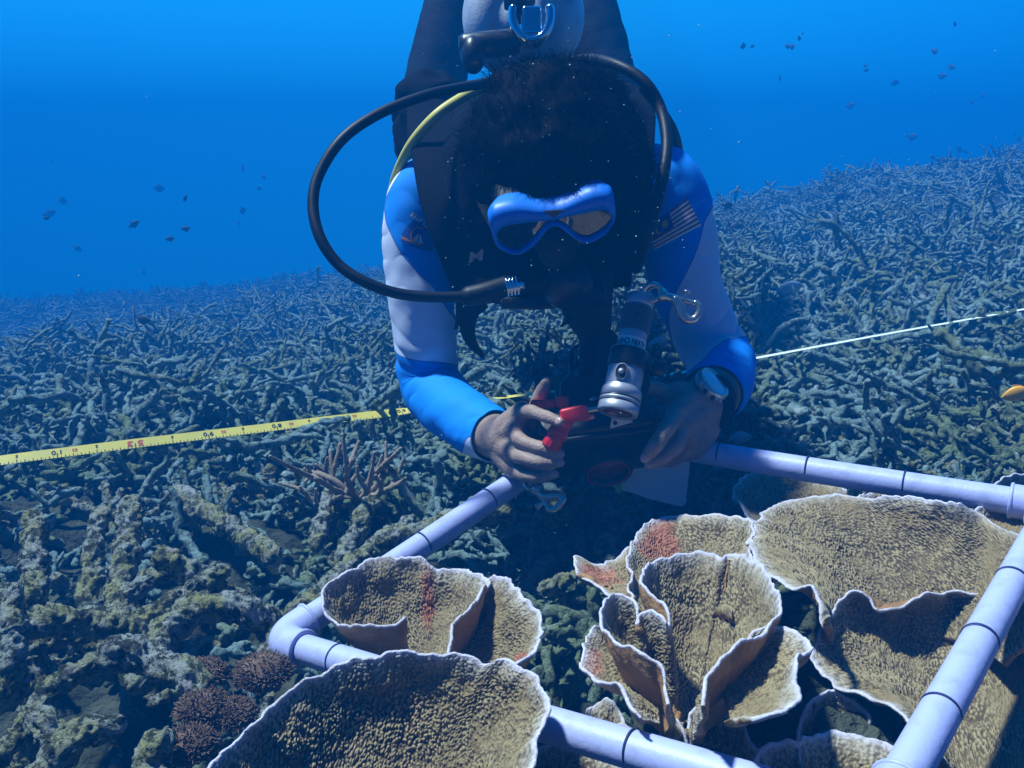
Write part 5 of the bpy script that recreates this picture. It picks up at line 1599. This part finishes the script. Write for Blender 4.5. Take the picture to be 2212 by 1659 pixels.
# second stage (mouthpiece) in the shade under the mask
fc = HP(.002, -.050, .118)
V, Q, _ = lathe([(0, .022), (.016, .022), (.022, .018), (.029, .012), (.031, 0), (.027, -.018), (.016, -.026), (0, -.03)], fc, nf, 36)
MB().add(V, Q).build("mouthpiece_housing", M_blackp, reg)
MB().add(*tube(np.array([fc - nf * .02, HP(0, -.068, .085)]), [.016, .014], 16)).build("mouthpiece", M_rub, reg)
MB().add(*rbox(fc + HAX[1] * -.02 + nf * .0, HAX, (.045, .010, .010), .004)).build("exhaust_tee", M_blackp, reg)
MB().add(*tube(spline(Wl([(1120, 616, 1.03), (1150, 614, 1.035), (1180, 606, 1.04)]), 12), .0085, 14)).build("hose_end", M_rub, reg)

# --- tank
tank = thing("scuba_tank", W(1130, 30, 1.4), "silver scuba tank with a chrome valve on the back of the diver", "scuba tank")
tax = W(1122, 20, 1.9) - W(1132, 42, 1.34); tax /= np.linalg.norm(tax)
t0 = W(1132, 42, 1.335)
prof = [(.020, -.028), (.024, -.026), (.028, -.018), (.040, -.006)] + [(.040 + .052 * math.sin(a), -.006 + .075 * (1 - math.cos(a))) for a in np.linspace(.1, math.pi / 2, 14)] + [(.092, .12), (.092, .56), (.086, .58), (0, .585)]
V, Q, _ = lathe(prof, t0, tax, 72)
MB().add(V, Q).build("cylinder", M_tank, tank)
# first stage and yoke in chrome, hand wheel in black rubber
yk = W(1147, 74, 1.255)
V, Q, _ = lathe([(0, -.03), (.010, -.03), (.014, -.026), (.015, -.014), (.0185, -.012), (.0185, .004), (.015, .006), (.014, .022), (.020, .024), (.020, .05)], yk, tax, 32)
MB().add(V, Q).build("first_stage", M_bright, tank)
yc = []
for a in np.linspace(-.25, math.pi + .25, 40):
    yc.append(yk + camv(.025 * math.cos(a), 0, 0) * 1 + camv(0, -.034 * math.sin(a) + .014, .030))
MB().add(*tube(np.array(yc), .0062, 14, squash=1.5)).build("yoke", M_bright, tank)
MB().add(*rbox(yk + camv(0, .006, .026), np.stack([RGT, UPV, -FWD]), (.0135, .020, .010), .005)).build("yoke_block", M_bright, tank)
MB().add(*tube(np.array([t0 - tax * .02, t0 - tax * .05]), [.017, .015], 24)).build("valve_post", M_bright, tank)
kn = W(1121, -2, 1.24)
V, Q, _ = lathe([(0, -.016), (.014, -.016), (.020, -.010), (.021, .008), (.015, .014), (.008, .018), (.008, .03), (0, .03)], kn, camv(.1, -.6, -.75), 24)
V = V + (V - kn) * (.07 * np.cos(12 * np.arctan2((V - kn) @ UPV, (V - kn) @ RGT)))[:, None]
MB().add(V, Q).build("hand_wheel", M_blackp, tank)
# black valve knob and hose ports at the image left of the valve
V, Q, _ = lathe([(0, -.045), (.014, -.044), (.018, -.036), (.018, .03), (.013, .038), (0, .04)], W(1062, 96, 1.26), camv(.95, .12, -.1), 28)
MB().add(V, Q).build("port_block", M_blackp, tank)
V, Q, _ = ellipsoid(W(1022, 118, 1.25), np.stack([RGT, UPV, -FWD]), (.017, .026, .02), 28, 20)
MB().add(V, Q).build("dust_cover", M_blackp, tank)

# ------------------------------------------------------------------ held camera in its housing
hx_ = W(1424, 940, 1.0) - W(1150, 975, 1.0); hx_ /= np.linalg.norm(hx_)      # along the housing, to the image right
hn = camv(-.02, -.80, .60); hn -= hx_ * (hn @ hx_); hn /= np.linalg.norm(hn)    # out of the lens side, down towards the corals
hy = np.cross(hn, hx_)                                                          # up along the lens side
HA = np.stack([hx_, hy, hn])
HO = W(1288, 950, 1.075)
house = thing("underwater_camera", HO, "black underwater camera housing with red levers held in both hands", "camera")


def hp(x, y, z):
    return HO + np.array([x, y, z]) @ HA


MB().add(*rbox(hp(0, 0, -.004), HA, (.068, .046, .020), .009, 4)).build("housing", M_blackp, house)
MB().add(*rbox(hp(0, -.001, .018), HA, (.062, .040, .004), .0035)).build("front_plate", M_blackp, house)
V, Q, _ = lathe([(.029, 0), (.029, .020), (.0275, .023), (.024, .023), (.0225, .018), (.0225, .006)], hp(.008, -.012, .018), hn, 48)
port = MB().add(V, Q).build("lens_port", M_blackp, house)
V, Q, _ = lathe([(.0235, .0), (.018, .003), (.010, .0045), (0, .005)], hp(.008, -.012, .0335), hn, 40)
MB().add(V, Q).build("lens", M_redglass, port)
V, Q, _ = lathe([(.0240, .0230), (.0248, .0236), (.0256, .0232)], hp(.008, -.012, .018), hn, 48)
MB().add(V, Q).build("lens_ring", M_redp, port)
# chrome hinge bar and red clasp
C = np.array([W(1262, 887, 1.015), W(1305, 880, 1.015)])
MB().add(*tube(np.linspace(C[0], C[1], 8), .0038, 16)).build("hinge_bar", M_chrome, house)
b1 = camv(.97, .22, 0); b1 /= np.linalg.norm(b1); b2_ = np.cross(FWD, b1); b2_ = b2_ if b2_ @ UPV > 0 else -b2_
g1 = camv(.52, .85, 0); g1 /= np.linalg.norm(g1); g2 = np.cross(FWD, g1)
MB().add(*rbox(W(1241, 895, 1.0), np.stack([b1, b2_, -FWD]), (.0150, .0085, .0075), .003)).add(*rbox(W(1219, 915, 1.0), np.stack([g1, g2, -FWD]), (.0150, .0085, .0068), .003)).add(*rbox(W(1205, 936, 1.004), np.stack([g1, g2, -FWD]), (.0055, .0110, .0068), .003)).build("clasp", M_redp, house)
kc = W(1197, 950, 1.008); kd = W(1190, 962, 1.006) - W(1206, 930, 1.0); kd /= np.linalg.norm(kd)
V, Q, _ = lathe([(0, -.010), (.0078, -.010), (.0090, -.008), (.0104, .006), (.0095, .009), (0, .009)], kc, kd, 48)
a_ = np.arctan2((V - kc) @ np.cross(kd, hx_), (V - kc) @ hx_)
V = V + (V - kc - np.outer((V - kc) @ kd, kd)) * (.06 * np.cos(14 * a_))[:, None]
MB().add(V, Q).build("dial", M_redp, house)
# shutter lever and second knob on top
MB().add(*rbox(W(1166, 872, 1.062), np.stack([RGT, UPV, -FWD]), (.011, .005, .008), .0035)).add(*rbox(W(1186, 873, 1.060), np.stack([RGT, UPV, -FWD]), (.007, .0062, .007), .003)).build("shutter_lever", M_redp, house)
for px in (1176, 1190): MB().add(*tube(np.array([W(px, 876, 1.062), W(px + 4, 898, 1.062)]), .0028, 14)).build("lever_post", M_chrome, house)
kc = W(1214, 868, 1.055)
V, Q, _ = lathe([(0, -.006), (.0068, -.006), (.0076, -.004), (.0080, .005), (.007, .007), (0, .007)], kc, UPV, 40)
a_ = np.arctan2((V - kc) @ FWD, (V - kc) @ RGT)
V = V + (V - kc - np.outer((V - kc) @ UPV, UPV)) * (.07 * np.cos(9 * a_))[:, None]
MB().add(V, Q).build("knob", M_redp, house)
MB().add(*tube(np.array([W(1214, 876, 1.055), W(1216, 896, 1.05)]), .0034, 14)).build("lever_post", M_chrome, house)
# on/off button with its word
bt = W(1270, 903, .996)
o_ = [(.0075 * math.copysign(abs(math.cos(t)) ** .8, math.cos(t)), .0036 * math.copysign(abs(math.sin(t)) ** .8, math.sin(t))) for t in np.linspace(0, 2 * math.pi, 40, endpoint=False)]
bx = camv(.97, .18, 0); by = camv(-.16, .75, .5); bx /= np.linalg.norm(bx); by /= np.linalg.norm(by); bnn = np.cross(bx, by)
MB().add(*prism(o_, bt, bx, by, -bnn * .004)).build("button", M_redp, house, smooth=False)


def flat_words(txt, c_, ux, uy, h, m, name, parent, bold=True, bend=None):
    V, T = text_mesh(txt, bold)
    X = c_ + V[:, :1] * h * ux + V[:, 1:] * h * uy
    if bend is not None: X = bend(V * h)
    return MB().add(X, None, T).build(name, m, parent, smooth=False)


flat_words("ON/OFF", bt + bnn * .0004, -bx, -by, .0034, M_white, "printed_words", house)
fx = hp(1, 0, 0) - hp(0, 0, 0)
V, T = text_mesh("A130", True)
MB().add(hp(-.0485, -.031, .0224) + V[:, :1] * .0055 * (-hy) + V[:, 1:] * .0055 * hx_, None, T).build("printed_words", M_alu, house, smooth=False)
# tray, bracket plates and screw behind the torch
MB().add(*prism([(-.028, -.03), (.03, -.03), (.03, .012), (.012, .03), (-.02, .03), (-.028, .02)], W(1262, 868, 1.085), RGT, UPV, -camv(0, 0, .012))).build("tray", M_blackp, house, smooth=False)
MB().add(*prism([(-.008, -.05), (.008, -.05), (.020, .045), (.008, .055), (-.004, .035)], W(1300, 812, 1.07), RGT, UPV, -camv(0, 0, .010))).build("bracket", M_blackp, house, smooth=False)
MB().add(*tube(np.array([W(1280, 868 - 6, 1.06), W(1292, 860, 1.06)]), .0022, 12)).add(*tube(np.array([W(1279, 863, 1.06), W(1282, 862, 1.06)]), .0034, 12)).build("screw", M_chrome, house)
pl = W(1352, 905, 1.012)
MB().add(*prism([(-.0175, -.010), (.0165, -.004), (.0165, .018), (-.014, .012)], pl, camv(1, .12, 0), camv(-.1, .85, .5), -camv(0, -.4, .9) * .002)).build("hinge_plate", M_white, house, smooth=False)
for px, py in ((1329, 914), (1376, 903)):
    V, Q, _ = lathe([(0, .001), (.0022, .001), (.0026, 0)], W(px, py, 1.0095), camv(0, -.4, .9), 16)
    MB().add(V, Q).build("screw", M_blackp, house)

# ------------------------------------------------------------------ torch
tb, tt = W(1334, 892, .985), W(1384, 640, 1.02)
tx = tt - tb; TL = np.linalg.norm(tx); tx /= TL
torch = thing("dive_torch", tb, "grey metal dive torch with knurled grip clamped over the held camera", "torch")
s_ = np.cross(tx, camv(0, 0, 1)); s_ /= np.linalg.norm(s_); f_ = np.cross(s_, tx)     # f_: towards the camera side
if f_ @ FWD > 0: f_ = -f_
if s_ @ RGT < 0: s_ = -s_
U = TL / .130


def tl(prof, name, m, seg=48):
    V, Q, _ = lathe([(r * U, h * U) for r, h in prof], tb, tx, seg)
    return MB().add(V, Q).build(name, m, torch)


tl([(.0155, .0), (.0205, -.001), (.0212, .001), (.0212, .0085), (.0200, .0092), (.0200, .0104), (.0212, .0112), (.0212, .0135), (.0200, .0142), (.0200, .0155), (.0212, .0162), (.0210, .0235), (.0192, .0262), (.0188, .0277)], "head", M_alu)
for h in (.0098, .0148):
    tl([(.0199, h - .0009), (.0206, h - .0006), (.0206, h + .0006), (.0199, h + .0009)], "groove_ring", M_blackp)
V, Q, _ = lathe([(.0160 * U, .0006), (.0140 * U, .0030), (.008 * U, .006), (.0, .007)], tb, tx, 40)
MB().add(V, Q).build("glass", M_redglass, torch)
tl([(.0185, .0277), (.0187, .0285), (.0187, .047), (.0182, .0485)], "barrel", M_alu)
tl([(.0182, .0480), (.0202, .0484), (.0206, .0500), (.0204, .066), (.0195, .0675), (.0150, .0677)], "clamp_ring", M_blackp)
tl([(.0200, .0672), (.0203, .0677), (.0196, .0681), (.0148, .0681)], "ring_lip", M_alu)
tl([(.0150, .068), (.0150, .0800)], "name_band", M_white)
tl([(.0146, .080), (.0148, .0803), (.0148, .0872), (.0146, .0878)], "neck", M_alu)
# knurled grip: real diamond relief
M_knurl = mat("knurled dark metal", (0.17, 0.18, 0.22), 0.36, metal=0.5)
nseg, nh = 360, 200
th = np.linspace(0, 2 * np.pi, nseg, endpoint=False); hh = np.linspace(.0876, .117, nh)
A_, H_ = np.meshgrid(th, hh, indexing='ij')
kn_ = np.maximum(np.abs(np.sin(A_ * 15 + H_ * 900)), 0) * np.abs(np.sin(A_ * 15 - H_ * 900))
edge = np.clip(np.minimum(H_ - .0876, .117 - H_) / .0012, 0, 1)
r_ = (.0143 + .0019 * kn_ * edge) * U
V = tb + (r_ * np.cos(A_))[..., None] * s_ + (r_ * np.sin(A_))[..., None] * f_ + (H_ * U)[..., None] * tx
MB().add(V.reshape(-1, 3), grid_quads(nseg, nh, True)).build("grip", M_knurl, torch)
tl([(.0142, .117), (.0138, .1173), (.0138, .1186), (.0150, .1192), (.0154, .120), (.0154, .1285), (.0145, .130), (0, .1302)], "end_cap", M_alu)
# switch: oval dark recess with a metal button
oc = tb + tx * .0385 * U + f_ * .0176 * U * 1 - s_ * .006 * U
sn_ = f_ * .94 - s_ * .34; sn_ /= np.linalg.norm(sn_); su = np.cross(tx, sn_)
o_ = [(.0060 * U * math.cos(t), .0088 * U * math.sin(t)) for t in np.linspace(0, 2 * math.pi, 36, endpoint=False)]
oc = tb + tx * .0385 * U + sn_ * .0183 * U
MB().add(*prism(o_, oc + sn_ * .0012, su, tx, -sn_ * .006)).build("switch_recess", M_blackp, torch, smooth=False)
V, Q, _ = lathe([(.0065 * U, .0), (.0068 * U, .0012), (.0060 * U, .0016)], oc + sn_ * .0006, sn_, 36)
V = oc + sn_ * .0006 + (V - oc - sn_ * .0006) @ (np.eye(3) + .38 * np.outer(tx, tx))
MB().add(V, Q).build("switch_rim", M_alu, torch)
V, Q, _ = lathe([(.0030 * U, 0), (.0030 * U, .002), (.0024 * U, .0035), (.001 * U, .0042), (0, .0043)], oc + sn_ * .0012, sn_, 24)
MB().add(V, Q).build("switch", M_alu, torch)
# clamp screw at the right, mounting arm down the right flank
k0 = tb + tx * .057 * U + s_ * .0205 * U
V, Q, _ = lathe([(.003, 0), (.003, .006), (.008, .006), (.0095, .008), (.0095, .017), (.0085, .019), (0, .019)], k0, s_, 28)
V = V + (V - k0 - np.outer((V - k0) @ s_, s_)) * (.05 * np.cos(10 * np.arctan2((V - k0) @ tx, (V - k0) @ f_)))[:, None]
MB().add(V, Q).build("clamp_screw", M_blackp, torch)
MB().add(*prism([(-.003, -.006), (.006, -.004), (.007, .050), (.001, .060), (-.006, .060)], tb + s_ * .0215 * U - f_ * .008 + tx * .002, s_, tx, -f_ * .012)).build("mounting_arm", M_blackp, torch, smooth=False)
# name on the band, standing on its head
V, T = text_mesh("ALVIN CHEW", True)
rb = .0152 * U
a0 = -(V[:, 0] + .1) * .0062 * U / rb - .18
X = tb + tx * (.0742 * U - V[:, 1] * .0090 * U)[:, None] + (rb * np.sin(a0))[:, None] * s_ * 1 + (rb * np.cos(a0))[:, None] * f_
MB().add(X, None, T).build("printed_words", M_ink, torch, smooth=False)


def bolt_snap(p_eye, p_hook, lab, r=.0036, flip=1):
    """swivel eye at one end, open hook with spring gate and thumb knob at the other"""
    a, b = np.asarray(p_eye), np.asarray(p_hook)
    ax = b - a; L = np.linalg.norm(ax); ax /= L
    side = np.cross(ax, FWD); side /= np.linalg.norm(side); side = side * flip
    t = thing("bolt_snap", a, lab, "bolt snap", "bolt snaps hanging from the gear")
    e = np.array([a + ax * (-.008 + .009 * math.cos(q)) + side * .009 * math.sin(q) + FWD * .003 * math.sin(q) for q in np.linspace(0, 2 * math.pi, 30)])
    MB().add(*tube(e, r * .62, 12)).build("swivel_eye", M_chrome, t)
    V, Q, _ = lathe([(0, 0), (r * 1.5, 0), (r * 1.7, .002), (r * 1.5, .006), (r, .008), (r, L * .42), (r * 1.2, L * .44)], a, ax, 22); MB().add(V, Q).build("barrel", M_chrome, t)
    hk = [a + ax * L * .40 + side * .001, a + ax * L * .52 + side * .006, a + ax * L * .64 + side * .014, a + ax * L * .80 + side * .018, a + ax * L * .94 + side * .015, a + ax * L * 1.0 + side * .007, a + ax * L * .95 + side * .0005, a + ax * L * .86 - side * .002]
    C = spline(np.array(hk), 50)
    MB().add(*tube(C, np.interp(np.linspace(0, 1, 50), [0, .25, .6, 1], [r * 1.25, r * 1.35, r * .95, r * .7]), 16)).build("hook", M_chrome, t)
    MB().add(*tube(np.linspace(a + ax * L * .42 - side * .001, a + ax * L * .88 - side * .001, 10), r * .62, 12)).build("gate", M_chrome, t)
    g = a + ax * L * .60 - side * .002
    MB().add(*tube(np.array([g, g - side * .008]), r * .55, 12)).add(*ellipsoid(g - side * .009, np.stack([ax, side, np.cross(ax, side)]), (.0042, .0022, .0036), 16, 12)).build("thumb_knob", M_chrome, t)
    return t


bolt_snap(W(1424, 636, 1.005), W(1514, 661, 1.0), "chrome bolt snap clipped to the end cap of the torch", .0046, -1)
C = spline(Wl([(1408, 642, 1.01), (1400, 628, 1.012), (1416, 620, 1.008), (1434, 626, 1.005), (1436, 640, 1.004)]), 30)
MB().add(*tube(C, .0018, 10)).build("split_ring", M_chrome, torch)
bolt_snap(W(1158, 1052, 1.05), W(1192, 1104, 1.03), "chrome bolt snap hanging below the hand with its thumb up", .0048, 1)

# ------------------------------------------------------------------ slate hanging behind the camera
sl = thing("writing_slate", W(1400, 1030, 1.10), "pale blue-grey writing slate hanging behind the held camera", "slate")
pts = [(1296, 1036), (1320, 1004), (1390, 968), (1489, 962), (1490, 992), (1483, 1090), (1474, 1096), (1400, 1078), (1370, 1066), (1336, 1058)]
o3 = np.array([W(a, b, 1.10 + (b - 1000) * -.0001) for a, b in pts]); c0 = o3.mean(0)
ex = RGT; ey = UPV
ol = [((p - c0) @ ex, (p - c0) @ ey) for p in o3]
MB().add(*prism(ol, c0, ex, ey, FWD * .004)).build("board", M_slate, sl, smooth=False)
M_grn = mat("yellow green tape", (0.25, 0.5, 0.04), 0.6)
MB().add(*prism([(-.0035, -.008), (.002, -.010), (.0045, -.006), (.003, .000), (.0045, .009), (-.003, .010)], W(1336, 1047, 1.088), RGT, UPV, FWD * .002)).build("marker_tag", M_grn, sl, smooth=False)
MB().add(*tube(np.array([W(1336, 1030, 1.09), W(1337, 1066, 1.09)]), .0006, 8)).build("edge_line", M_white, sl)

# ------------------------------------------------------------------ wrist watch
wc = W(1537, 832, 1.075)
wn = camv(.58, .58, .57); wn /= np.linalg.norm(wn)
watch = thing("wrist_watch", wc, "silver wrist watch with a pale blue dial over the blue cuff", "watch")
V, Q, _ = lathe([(0, -.007), (.019, -.007), (.0215, -.004), (.022, 0), (.0215, .004), (.0195, .006), (.0178, .0055)], wc, wn, 56); MB().add(V, Q).build("case", M_alu, watch)
V, Q, _ = lathe([(.0215, .0035), (.0205, .0068), (.0188, .0072), (.0176, .0058)], wc, wn, 56); MB().add(V, Q).build("bezel", M_chrome, watch)
V, Q, _ = lathe([(.0180, .0056), (.010, .0064), (0, .0066)], wc, wn, 48); MB().add(V, Q).build("dial", M_dial, watch)
lw = camv(-.62, -.78, .3); lw -= wn * (lw @ wn); lw /= np.linalg.norm(lw)
for ang in (-.75, -.25, .25, .75):
    d_ = lw * math.cos(ang) + np.cross(wn, lw) * math.sin(ang)
    V, Q, _ = lathe([(0, .0045), (.0022, .0042), (.003, .003), (.003, 0)], wc + d_ * .0205, d_, 18); MB().add(V, Q).build("button", M_alu if abs(ang) > .3 else M_blackp, watch)
AR = np.array([list(W(p[0], p[1], p[2])) for p in LARM]); 
st_c = W(1528, 858, 1.108); ax_ = W(1508, 890, 1.078) - W(1548, 835, 1.15); ax_ /= np.linalg.norm(ax_)
th = np.linspace(0, 2 * np.pi, 60)
e1 = wn - ax_ * (wn @ ax_); e1 /= np.linalg.norm(e1); e2 = np.cross(ax_, e1)
st = []
for wv_ in (-.011, .011):
    for rr_ in (.0325, .0350):
        st.append(st_c + ax_ * wv_ + rr_ * (np.cos(th)[:, None] * e1 + np.sin(th)[:, None] * e2))
V = np.stack([st[0], st[1], st[3], st[2]], 0).reshape(-1, 3)
MB().add(V, grid_quads(4, 60, True)).build("band", M_rub, watch)
strap([(1556, 862, 1.075), (1570, 885, 1.07), (1560, 905, 1.07), (1535, 915, 1.075)], .009, .0015, "band_tail", M_rub, watch)

# ------------------------------------------------------------------ specks drifting in the water
rs = np.random.default_rng(12)
sp = MB()
for k in range(230):
    if k < 120: px, py, d = rs.uniform(960, 1480), rs.uniform(60, 660), rs.uniform(.5, .92)
    else: px, py, d = rs.uniform(0, 2212), rs.uniform(0, 1000), rs.uniform(.5, 1.6)
    r = abs(rs.normal()) * .00020 + .00010
    if rs.uniform() < .04: r *= 2.2
    V, Q, _ = ellipsoid(W(px, py, d), np.eye(3), (r, r * .8, r), 6, 5); sp.add(V, Q)
M_speck = mat("drifting speck", (0.7, 0.75, 0.75), 0.8)
tag(sp.build("drifting_specks", M_speck), kind="stuff")
